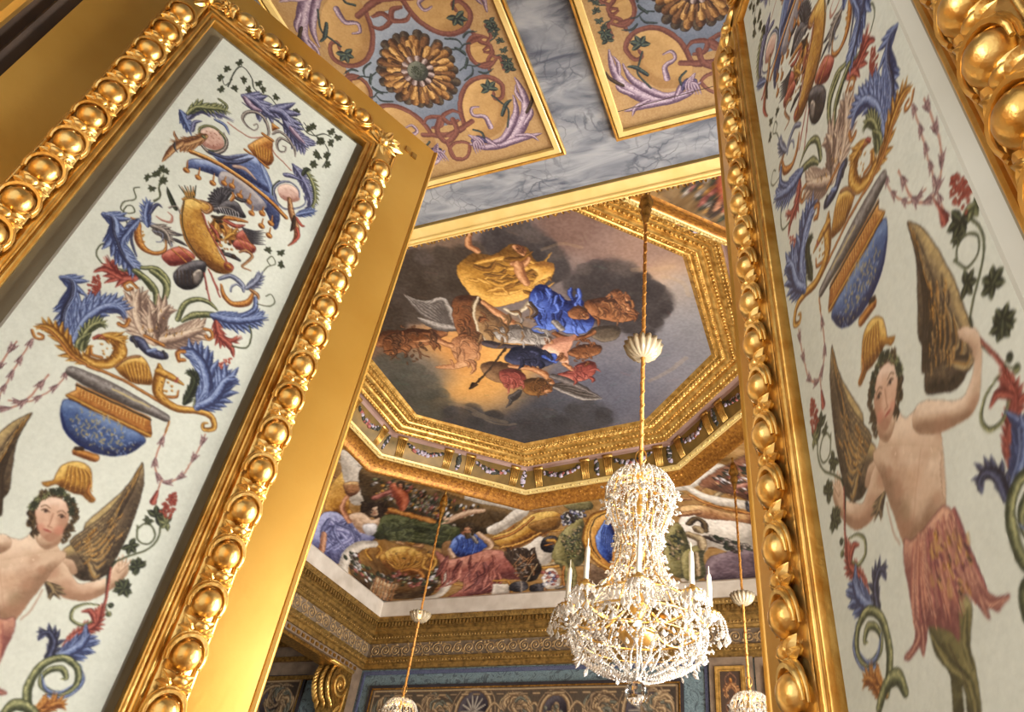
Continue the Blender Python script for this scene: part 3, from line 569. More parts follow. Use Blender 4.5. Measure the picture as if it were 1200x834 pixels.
# --- F: the urn
cv.O(60, 400, 4.168)
S([(105,150),(220,205),(350,270),(560,375)], [58,80,78,44], 'Gy2'); S([(180,122),(350,190),(560,315)], 16, 'O'); S([(300,235),(480,320)], 8, ((196,176,120),)*3)
cv.fill([(125,205),(300,285),(485,375),(492,455),(470,470),(300,380),(90,290),(80,262),(122,240)], 'O', smooth=False); [S([(150+q*17,240+q*8),(146+q*17,268+q*8)], 5, ((232,188,104),(232,188,104),(96,52,20)), n=2) for q in range(19)]; S([(84,268),(250,352),(482,462)], 20, 'G'); S([(125,215),(300,297),(488,385)], 10, 'Dk')
cv.fill([(85,285),(250,368),(452,465),(430,520),(370,553),(290,562),(200,540),(110,480),(60,410),(46,340)], 'Bu')
for q in range(150):
    a, r = random.random()*2*PI, random.random()**.6; x, y = 245 + 165*r*math.cos(a)*.95 + 10, 445 + 95*r*math.sin(a) + 165*r*math.cos(a)*.38
    S([(x, y), (x+random.uniform(-6,6), y+random.uniform(-9,9)), (x+random.uniform(-10,10), y+random.uniform(-12,12))], random.uniform(2,4.5), ((168,150,96),)*3 if q % 3 else 'Bl', n=3)
S([(50,350),(70,430),(140,505),(230,548)], [6,16,16,8], ((24,36,84),)*3)
S([(125,540),(215,572)], 42, 'O'); S([(120,525),(150,525)], 20, 'Dk')
cv.fill([(60,605),(130,588),(190,620),(198,690),(182,735),(215,775),(190,786),(150,750),(120,745),(60,722),(25,700),(-20,712),(-40,690),(10,680),(30,640)], 'G'); [T([(90+q*16,610+q*4),(80+q*22,660),(60+q*28,735)], 14, 'Gd' if q % 2 else 'G') for q in range(6)]; S([(195,690),(182,740),(212,776)], [8,20,10], 'O')
S([(530,115),(532,170),(520,240),(550,290),(620,330),(720,342),(785,372),(795,425),(748,432),(742,405),(765,400)], [16,52,48,44,38,34,30,26,20,14,8], 'G'); S([(530,150),(590,178),(645,212)], [44,36,12], 'G'); S([(570,272),(612,272),(622,242)], [14,14,6], 'O'); [D(random.uniform(525,600), random.uniform(150,290), 6, 'Gd') for q in range(12)]; T([(620,180),(610,200),(600,190)], 10, 'R')
A([(650,305),(690,240),(705,185),(660,145)], 46, 'Gk'); A([(700,315),(740,260),(730,220)], 44, 'Gr')
A([(715,325),(765,230),(745,120),(690,52),(645,50)], 96, 'B', lobes=10); S([(650,50),(622,55),(625,90),(650,92)], 20, 'O'); A([(720,320),(800,280),(850,200),(912,185)], 92, 'B', lobes=9)
cv.gar([(562,440),(512,570),(520,655),(565,690),(645,650),(715,540),(755,455)], 7, 26); S([(578,392),(560,445)], 9, 'O'); S([(535,690),(522,735)], 7, 'Pk'); S([(520,735),(500,785)], [14,34], 'R')
cv.mir = .1505/RES + MX; cv.gar([(562,440),(512,570),(520,655),(565,690),(645,650),(715,540),(755,455)], 7, 26); S([(535,690),(520,740),(500,785)], [7,12,34], 'R'); cv.mir = None
# --- G: wings, head, shoulders
cv.O(0, 460, 3.473)
def wing():
    cv.fill([(250,650),(330,590),(355,530),(440,455),(520,380),(570,300),(583,292),(585,370),(560,470),(520,580),(470,680),(430,745),(330,765),(270,700)], 'W')
    for q in range(11):
        t = q/10; b = (300+t*60, 610+t*90); e = (583-t*170 + 10*math.sin(q), 292+t*t*180+t*270); mid = ((b[0]+e[0])/2 + 22*(1-t), (b[1]+e[1])/2 + 34); T([b, mid, e], 40, 'W'); S([b, (mid[0]-4, mid[1]-4), (e[0]-6, e[1]+8)], 4, 'Gd', flat=True, alpha=.8)
    for q in range(60):
        t, w = random.random(), random.random(); x = 290+t*170+w*60; y = 640-t*150+w*80; S([(x, y), (x+14, y-10), (x+24, y-22)], random.uniform(3,5), random.choice(['Gd','Y','Dk','W']), n=3)
wing(); cv.mir = .1505/RES + MX; wing(); cv.mir = None
cv.clip_skin = True
def skin(P): cv.fill(P, 'F', mod=.08); SKL.append((P, cv.o, cv.fn))
SKL = []
def reskin():
    for P, o, fn in SKL: cv.o = o; cv.fn = fn; cv.fill(P, 'F', mod=.08, closed_edge=False)
    SKL.clear()
SH = (172,126,98); HIc = (226,194,166)
SK0 = [(-60,600),(0,585),(90,600),(150,560),(215,590),(250,660),(300,690),(310,740),(222,745),(160,800),(108,870),(60,930),(20,960),(-60,960),(-150,900),(-130,740)]; skin(SK0)
cv.O(0, 640, 4.3); skin([(250,40),(330,95),(390,190),(470,182),(548,165),(575,205),(480,262),(400,276),(310,250),(240,190)])
skin([(545,175),(560,120),(590,80),(640,90),(648,130),(610,180),(570,210)]); reskin(); cv.O(0, 460, 3.473)
for x, y, r, c, a in [(60,720,44,SH,.4),(150,700,50,HIc,.45),(30,640,50,HIc,.4),(90,780,40,SH,.35),(180,640,40,HIc,.3),(210,730,26,SH,.5)]: cv.soft(x, y, r, c, a)
S([(20,735),(70,760),(130,750),(170,725)], 7, (SH,)*3, flat=True, alpha=.35); cv.O(0, 640, 4.3); [S([(600,130),(596+q*17,90),(600+q*19,48+abs(q-1)*12)], [16,12,8], 'F') for q in range(4)]
for x, y, r, c, a in [(340,215,60,SH,.5),(250,110,60,SH,.25),(60,120,60,HIc,.5),(150,200,50,SH,.35),(30,250,60,HIc,.3),(440,235,50,SH,.45),(110,330,40,SH,.4),(-60,180,90,SH,.3)]: cv.soft(x, y, r, c, a)
S([(10,170),(80,200),(170,190),(230,160)], 5, (SH,)*3, flat=True, alpha=.5); S([(215,220),(160,320),(108,370)], 9, (SH,)*3, flat=True, alpha=.6)
A([(240,190),(262,215),(265,240)], 60, 'W')
cv.O(0, 460, 3.473)
cv.fill([(170,560),(150,600),(190,640),(245,610),(250,560)], 'F', mod=.08); cv.soft(225, 590, 30, SH, .6)
for q in range(46): a = random.uniform(PI*.75, PI*2.25); rr = random.uniform(62, 100); x, y = 215+rr*math.cos(a)*1.02, 500+rr*math.sin(a)*1.0; S([(x, y), (x+random.uniform(-14,14), y+random.uniform(4,20)), (x+random.uniform(-16,16), y+random.uniform(10,30))], [18,16,4], 'H', n=3)
cv.fill([(150,460),(200,428),(260,440),(282,490),(270,545),(235,590),(200,606),(168,580),(150,530),(144,490)], ((214,172,144),(232,200,176),(168,120,94)), mod=.06)
for x, y, r, c, a in [(262,520,26,SH,.55),(180,470,20,HIc,.5),(210,590,18,SH,.4),(240,560,20,(206,128,104),.5),(165,545,16,(206,128,104),.45)]: cv.soft(x, y, r, c, a)
for x, y in [(186,484),(252,507)]:
    S([(x-16,y-4),(x,y-8),(x+15,y+4)], [3,7,3], ((96,66,50),)*3); D(x, y, 6, ((58,42,36),)*3); S([(x-18,y-18),(x,y-24),(x+17,y-12)], 4, ((110,78,56),)*3)
S([(216,494),(204,535),(196,545),(212,552)], 4, ((164,112,86),)*3); S([(178,556),(192,562),(208,570)], [4,9,4], ((156,66,56),)*3)
for q in range(40): t = q/39; a = PI*(1.02+t*1.02); x, y = 218+84*math.cos(a), 478+72*math.sin(a); V(x+random.uniform(-9,9), y+random.uniform(-9,9), random.uniform(12,20), random.choice(['Gk','Gk','H','Gr']))
for x, y in [(275,570),(262,590),(130,500),(120,520),(290,540),(300,510)]: S([(x, y), (x+10, y+14), (x-4, y+24), (x-8, y+12)], 11, 'H')
def vine():
    cv.O(0, 460, 3.473); S([(560,545),(560,600),(600,618),(630,590),(620,550),(590,535),(562,555)], 6, 'Gs'); S([(655,510),(645,590),(600,640),(520,668),(470,690)], 7, 'Gs'); S([(470,690),(442,740),(435,834)], 10, 'Gk')
    V(640, 505, 52, 'Gk'); V(680, 530, 40, 'Gr'); V(530, 625, 42); V(562, 710, 44); V(500, 800, 46); cv.cone((680,500), (708,415), 58); V(605, 520, 26)
    cv.O(0, 640, 4.3); S([(560,110),(545,200),(530,290),(490,380),(430,415),(350,470)], [10,12,16,30,22,14], 'R'); A([(320,505),(400,440),(480,400),(505,340),(515,290)], 50, 'R'); S([(500,300),(430,293),(370,320),(362,370),(410,398),(470,380)], [8,12,16,16,14,10], 'Gr'); S([(415,330),(462,332),(480,385)], [10,30,20], 'R'); V(628, 212, 56); V(695, 105, 50); D(560,300,14,'Gk'); D(548,345,14,'Gr'); S([(560,300),(535,300),(548,345)], 4, 'Gs')
    A([(250,560),(275,490),(245,440),(195,465)], 62, 'Bd'); S([(195,468),(210,442),(250,440),(270,490),(240,560)], [10,20,24,34,34], 'Bd'); A([(290,560),(400,510),(455,440)], 92, 'B', lobes=9)
    S([(400,600),(412,690),(330,755),(230,755)], [14,26,26,14], 'B'); S([(150,850),(140,720),(215,600),(320,565),(392,620),(382,705),(300,745),(215,712),(212,660),(260,622),(315,620),(335,665),(310,672)], [40,44,44,38,36,32,28,26,28,32,34,24,8], 'Gr'); S([(210,650),(230,720),(300,740),(370,700)], [6,16,16,6], 'B')
    A([(190,860),(270,800),(340,800)], 56, 'O'); A([(150,860),(220,800),(240,770)], 44, 'O'); S([(20,850),(80,800),(160,830),(200,900)], [46,66,50,40], 'Gr')
vine(); cv.mir = .1505/RES + MX; vine(); cv.mir = None
# --- below the waist, from the right hand leaf
cv.O(940, 380, 4.615, fR)
skin([(640,430),(840,420),(900,350),(930,230),(905,120),(858,90),(840,50),(880,20),(940,40),(965,120),(965,300),(945,430),(880,520),(700,600),(600,560)])
cv.O(940, 540, 4.615)
skin([(400,-60),(720,-60),(745,60),(755,180),(770,250),(700,330),(640,430),(570,430),(520,330),(480,240),(430,100)]); reskin(); cv.O(940, 380, 4.615); cv.soft(760, 560, 60, SH, .45); cv.soft(930, 420, 40, SH, .35); cv.O(940, 540, 4.615)
for x, y, r, c, a in [(520,150,40,SH,.5),(560,330,60,SH,.55),(650,120,60,HIc,.4),(620,260,60,HIc,.3),(730,200,30,SH,.4),(530,30,50,SH,.3)]: cv.soft(x, y, r, c, a)
for x in range(420, 721, 50): cv.soft(x, -58, 40, (202,169,139), .75)
for x, y, r, c, a in [(500,-30,34,SH,.35),(660,-10,40,SH,.3),(560,-60,50,HIc,.35),(650,-90,50,HIc,.3),(600,90,60,(206,160,128),.35),(470,60,24,SH,.6),(560,270,40,(150,130,96),.35)]: cv.soft(x, y, r, c, a)
S([(640,-60),(625,80),(610,220),(600,320)], 6, (SH,)*3, flat=True, alpha=.45); S([(570,160),(530,170),(500,200)], 8, (SH,)*3, flat=True, alpha=.5)
cv.O(940, 654, 4.615)
cv.fill([(690,300),(840,200),(915,260),(905,480),(935,600),(965,860),(900,860),(880,740),(860,700),(870,860),(820,860),(800,640),(720,520)], 'Ol')
S([(700,420),(780,560),(900,680),(940,850)], [20,60,50,40], 'Ol'); S([(890,280),(880,460),(915,600)], [20,50,30], 'Ol'); S([(790,470),(850,600),(890,700)], 10, 'Dk', flat=True, alpha=.5)
cv.fill([(600,-90),(690,-190),(770,-276),(850,-170),(930,20),(990,170),(1050,220),(1120,208),(1080,260),(1050,290),(1000,250),(1010,330),(940,250),(900,200),(845,230),(850,445),(800,395),(690,370),(672,440),(655,530),(630,490),(580,555),(552,545),(600,470),(610,380),(580,200),(550,0),(555,-100)], 'Sk')
for q in range(44):
    t = q/43; x0 = 600+t*220; y0 = -90-150*t+random.uniform(-20,60); x1 = 590+t*400+random.uniform(-20,20); y1 = 420-t*170+random.uniform(-120,30); T([(x0, y0), ((x0+x1)/2-8, (y0+y1)/2), (x1, y1)], random.uniform(14,34), random.choice(['Sk','Sk',((190,124,100),(214,160,130),(140,78,70)),((150,84,80),(180,110,100),(96,46,54))]))
for q in range(26): x, y = random.uniform(660,900), random.uniform(-180,200); S([(x, y), (x+random.uniform(0,20), y+random.uniform(30,70))], random.uniform(14,28), random.choice(['Y', ((196,150,110),(222,182,140),(150,104,76)), ((130,84,64),(160,110,84),(90,56,46))]), n=3, alpha=.6)
for q in range(46): x, y = random.uniform(700,900), random.uniform(-160,190); x += y*.15; S([(x, y), (x+random.uniform(4,16), y+random.uniform(14,34))], random.uniform(8,14), random.choice(['Y','Dk','Gd',((104,52,66),)*3]), n=2)
S([(950,170),(1010,250),(1060,240),(1115,215)], [40,44,34,12], 'Sk'); S([(950,180),(980,260),(1005,325)], [30,26,8], 'Sk'); S([(620,360),(630,440),(575,545)], [40,30,8], 'Sk'); S([(650,380),(655,450),(656,530)], [30,24,6], 'Sk')
DOOR_ART = warp(desat(cv.I, .10), .45, 9, 4)
door_l, PL = make_door('door_1', LN, LD, LNRM, DOOR_ART, 0.0, 'open left door leaf, gilt egg-carved frame round a painted panel of urn, swan leaves and winged figure', bw=.0035)  # slim bevel leaves more of the shade-toned bed showing on this leaf
door_r, PR = make_door('door_2', RN, RD, RNRM, DOOR_ART, .016, 'open right door leaf seen steeply, winged figure with pink leaf skirt above olive tail')
m = M()
for q in (0, 1): m.box((0, 0, 0), (.012, .016, .003), mat=mat4(PL(.405+.018*q, 1.412-.004*q, 0), (LD[0], LD[1], 0), (0, 0, 1), (LNRM[0], LNRM[1], 0)))
m.build('catch_plate', MAT['gold_old'], door_l, smooth=False)
# ================================================================ soffit over the doorway
HS = 1.75
def part_slab(name, boxes, matl, **k):
    m = M(); [m.box(a, b) for a, b in boxes]; return m.build(name, matl, smooth=False, **k)
part_slab('ceiling', [((-1.32, -.75, HS), (.42, 1.205, HS+.05))], MAT['marble'], kind='structure', label='grey-blue marbled band round the doorway soffit panels')
m = M(); m.box((-1.32, 1.213, HS-.004), (.42, 1.250, HS+.09)); m.tube([(-1.32, 1.254, HS-.003), (.42, 1.254, HS-.003)], .0055, 8); m.box((-1.32, 1.258, HS+.002), (.42, 1.272, HS+.09)); m.box((-1.32, 1.205, HS+.012), (.42, 1.213, HS+.09))
m.tube([(-1.32, 1.2725, HS+.003), (.42, 1.2725, HS+.003)], .004, 6)
o = m.build('trim_1', MAT['gold_pale'], smooth=True, kind='structure', label='pale gold lintel moulding at the edge of the soffit'); weighted(o, 40)
m = M()
for i in range(110):
    x = -1.3 + i*.0157; m.put(petal(.4, .5, 5), mat4((x, 1.2755, HS+.004), (random.uniform(-.008,.008), .012, -.004*random.random()), (.012, 0, 0), (0, 0, .012)))
m.build('trim_2', MAT['gold_old'], kind='structure', label='thin carved leaf edging below the lintel')
# painted coffers
def soffit_canvas():
    c = Canvas(460, 560, (0, 0, 0), None); k = 1000.0  # 1 mm per pixel, centre (230, 280)
    cx, cy = -.812, .752
    def f(x, y): p = at_h(x, y, HS); return 230 + (p[0]-cx)*k*.885, 280 + (p[1]-cy)*k*.9
    c.fn = f; c.I[:] = (168, 132, 84); c.I += (c.noise[..., None]-.5)*10 + (c.fine[..., None]-.5)*8
    return c
sv = soffit_canvas(); QM = [None]
class Quad:
    """repeat a painted stroke in the four quarters of the coffer"""
    def __getattr__(s, nm):
        def g(*a, **k):
            st = random.getstate(); f0 = sv.fn
            for sx, sy in ((1, 1), (-1, 1), (1, -1), (-1, -1)):
                random.setstate(st)
                def f(x, y, sx=sx, sy=sy): u, v = f0(x, y); return 230 + (u-230)*sx, 280 + (v-280)*sy
                sv.fn = f; getattr(sv, nm)(*a, **k)
            sv.fn = f0
        return g
qd = Quad(); BLU = ((124,134,150),(140,150,164),(100,110,128))
sv.O(320, 0, 4.17)
# blue-grey field between the red strapwork
f0 = sv.fn; sv.fn = lambda a, b: (230+(a-230)*.9, 280+(b-280)*.9); sv.O(0, 0, 1)
sv.fill([(230,440),(140,430),(120,380),(60,360),(62,200),(120,180),(140,130),(230,120),(320,130),(340,180),(398,200),(396,360),(340,380),(320,430)], BLU, mod=.1); sv.fn = f0; sv.O(320, 0, 4.17)
TC = 'T'; YC = ((178,138,82),(190,150,92),(152,112,64))
qd.fill([(955,640),(930,590),(918,520),(925,440),(965,390),(1040,370),(1110,400),(1140,470),(1150,560),(1110,640),(1020,680)], YC, mod=.08)
qd.S([(880,650),(935,620),(922,560),(915,500),(935,430),(980,385),(1050,372),(1110,400),(1125,440),(1115,475),(1085,478),(1078,450)], [22,22,24,24,24,24,24,24,22,20,18,14], TC)
qd.S([(735,655),(800,655),(880,650)], 24, TC); qd.S([(740,600),(760,570),(820,570),(820,610),(780,620)], [12,18,22,22,14], TC)
sv.S([(815,575),(805,640),(850,690),(900,640),(880,580)], 24, TC); sv.S([(850,690),(870,730),(900,775),(950,760),(960,700),(900,690),(865,720),(880,765),(920,770)], 16, TC)
qd.fill([(975,300),(955,250),(960,190),(1010,170),(1060,190),(1050,260)], YC, mod=.08); qd.S([(1060,340),(1052,290),(1075,250),(1055,225),(1030,240)], [20,20,18,16,12], TC); qd.S([(1070,300),(1000,310),(962,265),(955,205),(990,170),(1045,180)], [20,20,20,20,20,14], TC); qd.S([(1040,120),(1065,170),(1050,200)], 18, TC)
qd.S([(915,340),(950,315),(985,320),(1010,310)], 7, 'N'); qd.T([(940,330),(950,290),(945,275)], 14, 'N'); qd.T([(840,185),(900,190),(930,225)], 10, 'N'); qd.T([(930,180),(950,155),(1000,150)], 12, 'N')
# corner acanthus in lilac
sv.O(320, 0, 2.98)
qd.S([(690,500),(740,512),(800,500),(845,470),(875,420),(885,370),(868,310),(845,268)], [8,22,34,40,40,32,20,6], 'L'); qd.S([(710,480),(760,495),(805,480),(835,430),(850,380),(840,330)], [6,16,24,26,20,6], 'L')
qd.T([(800,505),(870,480),(940,462)], 24, 'L'); qd.T([(880,430),(900,400),(905,375)], 18, 'L'); qd.T([(870,350),(850,320),(848,290)], 14, 'L'); qd.T([(780,505),(740,480),(700,478)], 14, 'L'); qd.T([(850,470),(900,470),(930,490)], 14, 'L'); qd.T([(885,390),(905,350),(900,320)], 12, 'Dk')
qd.S([(720,370),(695,375),(700,400),(740,405),(760,440)], [6,10,12,16,20], 'L'); qd.S([(820,440),(822,380),(790,350),(765,330)], 6, 'N'); qd.V(755, 305, 36, 'N', 4.5); qd.T([(800,400),(815,360),(835,345)], 14, 'N'); qd.S([(740,490),(730,460),(700,450)], 7, 'N'); qd.T([(700,490),(720,480),(750,495)], 22, ((56,50,84),(96,88,130),(34,30,54)))
for x, y, r in [(757,72,26),(775,115,16),(806,170,18),(818,215,26)]: qd.V(x, y, r, 'N', 1.2)
qd.S([(740,90),(760,100),(775,115)], 4, 'N'); qd.S([(780,190),(800,190),(818,205)], 4, 'N')
for q in range(5): qd.T([(575,500+q*6),(560+q*8,530),(575+q*10,560)], 10, 'L')
# rosette
sv.fn = lambda a, b: (230+(a-230)*.84, 280+(b-280)*.84); sv.O(0, 0, 1)
def rpetal(a, r0, r1, w, cc):
    b = a + random.uniform(-.06, .06); c_, s_ = math.cos, math.sin
    sv.S([(230+r0*c_(a), 280+r0*s_(a)), (230+(r0+r1)/2*c_(b), 280+(r0+r1)/2*s_(b)), (230+r1*c_(b), 280+r1*s_(b))], [w*.45, w*.9, w], cc, n=5)
    for k in (-1, 1): sv.S([(230+(r0+8)*c_(a), 280+(r0+8)*s_(a)), (230+(r0+r1)/2*c_(b+k*.07), 280+(r0+r1)/2*s_(b+k*.07)), (230+(r1-3)*c_(b+k*.1), 280+(r1-3)*s_(b+k*.1))], [w*.12, w*.3, w*.2], (cc[1],)*3 if k < 0 else (cc[2],)*3, flat=True, alpha=.7)
D1, D2, D3 = ((88,56,36),(134,92,56),(50,32,26)), ((128,84,42),(184,136,76),(72,44,26)), ((168,120,60),(216,172,104),(98,62,32))
for q in range(22): rpetal(2*PI*q/22, 60, 100*random.uniform(.94, 1.06), 27, ((62,50,42),(92,78,62),(40,32,30)))
for q in range(19): rpetal(2*PI*q/19+.1, 50, 92*random.uniform(.94, 1.06), 25, D1 if q % 3 else D2)
for q in range(19): rpetal(2*PI*q/19+.25, 44, 80*random.uniform(.9, 1.1), 19, D2 if q % 2 else D3)
for q in range(26): rpetal(2*PI*q/26, 38, 62*random.uniform(.9, 1.15), 10, D3 if q % 2 else D1)
sv.fill([(230+44*math.cos(a), 280+44*math.sin(a)) for a in np.linspace(0, 2*PI, 13)[:-1]], ((70,44,34),(96,64,46),(48,30,26)))
for q in range(11): a = 2*PI*q/11; sv.S([(230+28*math.cos(a), 280+28*math.sin(a)), (230+38*math.cos(a), 280+38*math.sin(a))], [10, 15], ((156,136,132),(200,182,174),(96,78,78)))
sv.fill([(230+28*math.cos(a), 280+28*math.sin(a)) for a in np.linspace(0, 2*PI, 13)[:-1]], ((82,86,76),(108,112,98),(50,52,48)))
for i in range(40): sv.D(230+random.gauss(0, 10), 280+random.gauss(0, 10), 1.8, 'Gk')
SOF = warp(desat(sv.I, .12), .7, 8, 6)
def coffer(cx, lab, crack=False, flipx=False):
    cy = .752; hx, hy = .284, .333; root = empty('painted_coffer', (cx, cy, HS-.012), label=lab, cat='ceiling panel', kind='thing', group='painted soffit panels')
    img = SOF[:, ::-1] if flipx else SOF
    iw, ih = .23, .28
    Pg = np.zeros((560, 460, 3)); Ug, Vg = np.meshgrid(np.linspace(-iw, iw, 460), np.linspace(-ih, ih, 560)); ux = hx-.034; uy = hy-.034
    Pg[..., 0] = cx + Ug/iw*(hx-.026); Pg[..., 1] = cy + Vg/ih*(hy-.026); Pg[..., 2] = HS-.004
    fx = np.clip(230 + Ug/iw*(hx-.026)*885 - .5, 0, 458); fy = np.clip(280 + Vg/ih*(hy-.026)*900 - .5, 0, 558)
    C_ = sample(img, fx, fy)
    if crack: cy_ = np.abs(Pg[..., 1] - 1.005 + .0*(Pg[..., 0]-cx)); C_[cy_ < .0011] = (60, 44, 32)
    grid_mesh('painted_field', Pg, C_, MAT['painted_canvas'], root)
    def fr(prof, nm, mt):
        mm = M(); V = []
        for e, z in prof: V += [(cx-hx+e, cy-hy+e, z), (cx+hx-e, cy-hy+e, z), (cx+hx-e, cy+hy-e, z), (cx-hx+e, cy+hy-e, z)]
        mm.add(V, [(i*4+q, (i+1)*4+q, (i+1)*4+(q+1) % 4, i*4+(q+1) % 4) for i in range(len(prof)-1) for q in range(4)]); mm.build(nm, mt, root, smooth=False)
    fr([(.0095, HS-.003), (.0095, HS-.011), (.012, HS-.013), (.025, HS-.013), (.0265, HS-.003)], 'flat_frame', MAT['gold_pale'])
    fr([(0, HS), (0, HS-.011), (.002, HS-.0145), (.005, HS-.0145), (.007, HS-.011), (.007, HS-.003)], 'outer_bead', MAT['gold_fillet'])
    fr([(.007, HS-.002), (.0095, HS-.002)], 'groove', MAT['wood_dark'])
    return root
coffer(-.812, 'left painted soffit panel with brown and gold rosette, next to the left door leaf')
coffer(-.101, 'right painted soffit panel, cracked across, cut off by the right door leaf', crack=True, flipx=True)
# ---------------------------------------------------------------- door case beyond the hinge side, left
m = M(); m.box((-1.16, .212, -1.5), (-1.030, .236, 1.75)); m.box((-1.16, .150, -1.5), (-1.042, .212, 1.75)); m.build('trim_3', MAT['wood_dark'], smooth=False, kind='structure', label='dark hinge gap between door leaf and casing')
def casing(sx, nm, lab):
    m = M(); prof = [(.196, -1.046), (.186, -1.026), (.176, -1.022), (.168, -1.026), (.160, -1.040), (.150, -1.042), (.120, -1.042), (.112, -1.030), (.104, -1.024), (.094, -1.030), (.088, -1.044), (.02, -1.044), (.01, -1.02), (-.10, -1.02), (-.11, -1.0), (-.5, -1.0), (-.5, -1.2), (.196, -1.2)]
    ax = -.41; P2 = [((x if sx < 0 else 2*ax - x + .02), y) for y, x in prof]; n = len(P2)
    m.add([(x, y, z) for z in (-1.5, 1.75) for x, y in P2], [(i, (i+1) % n, n+(i+1) % n, n+i) for i in range(n)]); weighted(m.build(nm, MAT['gold_flat'], kind='structure', label=lab), 30)
casing(-1, 'trim_4', 'gilded door casing at the top left corner'); casing(1, 'trim_5', 'gilded door casing behind the right leaf')
m = M(); m.box((-1.40, .24, -1.5), (-1.32, 1.28, 1.80)); m.build('wall_passage_left', MAT['plain_wall'], smooth=False, kind='structure')
m = M(); m.box((.42, .24, -1.5), (.50, .50, 1.80)); m.box((.42, 1.16, -1.5), (.50, 1.28, 1.80)); m.box((.42, .50, -1.5), (.50, 1.16, -.8)); m.box((.42, .50, 1.62), (.50, 1.16, 1.80)); m.build('wall_passage_right', MAT['plain_wall'], smooth=False, kind='structure')  # opening put into the right side so the added side light gets in
m = M()
for y in (.50, .81, 1.13): m.box((.445, y, -.8), (.475, y+.03, 1.62))
for z in (-.8, 0.0, .8, 1.59): m.box((.445, .50, z), (.475, 1.16, z+.03))
m.build('window_4', MAT['white_plaster'], smooth=False, kind='structure')  # window frame made up to go with the added passage light
# ================================================================ the room
XL, XR, YB, YF = -6.35, 1.15, 8.95, 1.28; RC = (-2.6, 5.1)
m = M(); m.box((-9.4, -4, -1.6), (3, 9.3, -1.5)); m.build('floor', MAT['floor'], smooth=False, kind='structure')
m = M(); m.box((XL, YF, -1.5), (-1.32, YF+.14, 4.2)); m.box((.42, YF, -1.5), (XR, YF+.14, 4.2)); m.box((-1.32, YF, 2.15), (.42, YF+.14, 4.2)); m.box((-1.32, 1.23, HS+.09), (.42, 1.27, 2.2)); m.box((-1.32, 1.23, 2.15), (.42, YF, 2.2)); m.build('wall_front', MAT['plain_wall'], smooth=False, kind='structure')
m = M(); m.box((XL-3.2, YB, -1.5), (3, YB+.15, 5.3)); m.build('wall_back', MAT['brocade'], smooth=False, kind='structure', label='blue-green brocade wall under the cornice')
m = M()
for y0, y1 in ((YF, 1.9), (3.3, 4.0), (5.4, 6.1), (7.5, YB)): m.box((XR, y0, -1.5), (XR+.3, y1, 4.2))
m.box((XR, YF, -1.5), (XR+.3, YB, -.9)); m.box((XR, YF, 2.3), (XR+.3, YB, 4.2)); m.build('wall_right', MAT['plain_wall'], smooth=False, kind='structure')
for k, y0 in enumerate((1.9, 4.0, 6.1)):
    m = M()
    for a in (y0, y0+.46, y0+.92, y0+1.35): m.box((XR+.12, a, -.9), (XR+.17, a+.05, 2.3))
    for z in (-.9, .15, 1.2, 2.25): m.box((XR+.12, y0, z), (XR+.17, y0+1.4, z+.05))
    m.build('window_%d' % (k+1), MAT['white_plaster'], smooth=False, kind='structure')
for a_, b_ in (((XL-.3, YF, 3.10), (XL, YB, 4.2)), ((XL-.3, YF, -1.5), (XL, 2.6, 3.10)), ((XL-.3, 8.74, -1.5), (XL, YB, 3.10))): m = M(); m.box(a_, b_); m.build('wall_left', MAT['stone'], smooth=False, kind='structure')
# alcove seen past the left wall
m = M(); m.box((-9.4, 2, -1.5), (-9.25, YB, 4)); m.build('wall_alcove_side', MAT['brocade'], smooth=False, kind='structure')
m = M(); m.box((-9.4, 8.62, -1.5), (XL-.3, 8.72, 4)); m.build('wall_alcove_back', MAT['brocade'], smooth=False, kind='structure')
m = M(); m.box((-9.4, 2, 3.5), (XL-.3, 8.7, 3.6)); m.build('ceiling_alcove', MAT['stone'], smooth=False, kind='structure')
m = M()
for (z0, z1, dy, mi) in ((2.88, 2.93, .05, 1), (2.93, 3.12, .03, 0), (3.12, 3.18, .07, 1), (3.18, 3.32, .05, 0), (3.32, 3.5, .1, 1)): m.box((-9.3, 8.62-dy, z0), (XL-.3, 8.62, z1), mi=mi)
m.build('trim_6', [MAT['stone'], MAT['gold_old']], smooth=False, kind='structure', label='gilded entablature inside the dim alcove')
# cornice: (distance from the wall, height), swept round the room; index = material
CP = [(.0, 3.10, 1), (.04, 3.105, 1), (.045, 3.16, 1), (.07, 3.17, 1), (.075, 3.21, 1), (.10, 3.235, 1), (.06, 3.24, 0), (.06, 3.43, 0), (.085, 3.44, 1), (.10, 3.465, 1), (.115, 3.47, 1), (.135, 3.51, 1), (.16, 3.525, 1), (.165, 3.565, 1), (.19, 3.58, 1), (.19, 3.60, 1), (.20, 3.60, 1), (.20, 3.665, 1), (.225, 3.67, 1), (.24, 3.70, 1), (.245, 3.735, 1), (.235, 3.745, 2), (.24, 3.95, 2), (.22, 3.975, 2)]
m = M(); n = len(CP); V = []
for d, z, _ in CP: V += [(XL+d, YF+.14+d, z), (XR-d, YF+.14+d, z), (XR-d, YB-d, z), (XL+d, YB-d, z)]

m.V.append(np.array(V, float)); m.n = len(V)
for i in range(n-1):
    for q in range(4): m.F.append((i*4+q, (i+1)*4+q, (i+1)*4+(q+1) % 4, i*4+(q+1) % 4)); m.mi.append(CP[i+1][2])
o = m.build('trim_7', [MAT['frieze'], MAT['gold_cornice'], MAT['ledge']], kind='structure', label='gilded cornice with scroll frieze and white ledge'); weighted(o, 20)
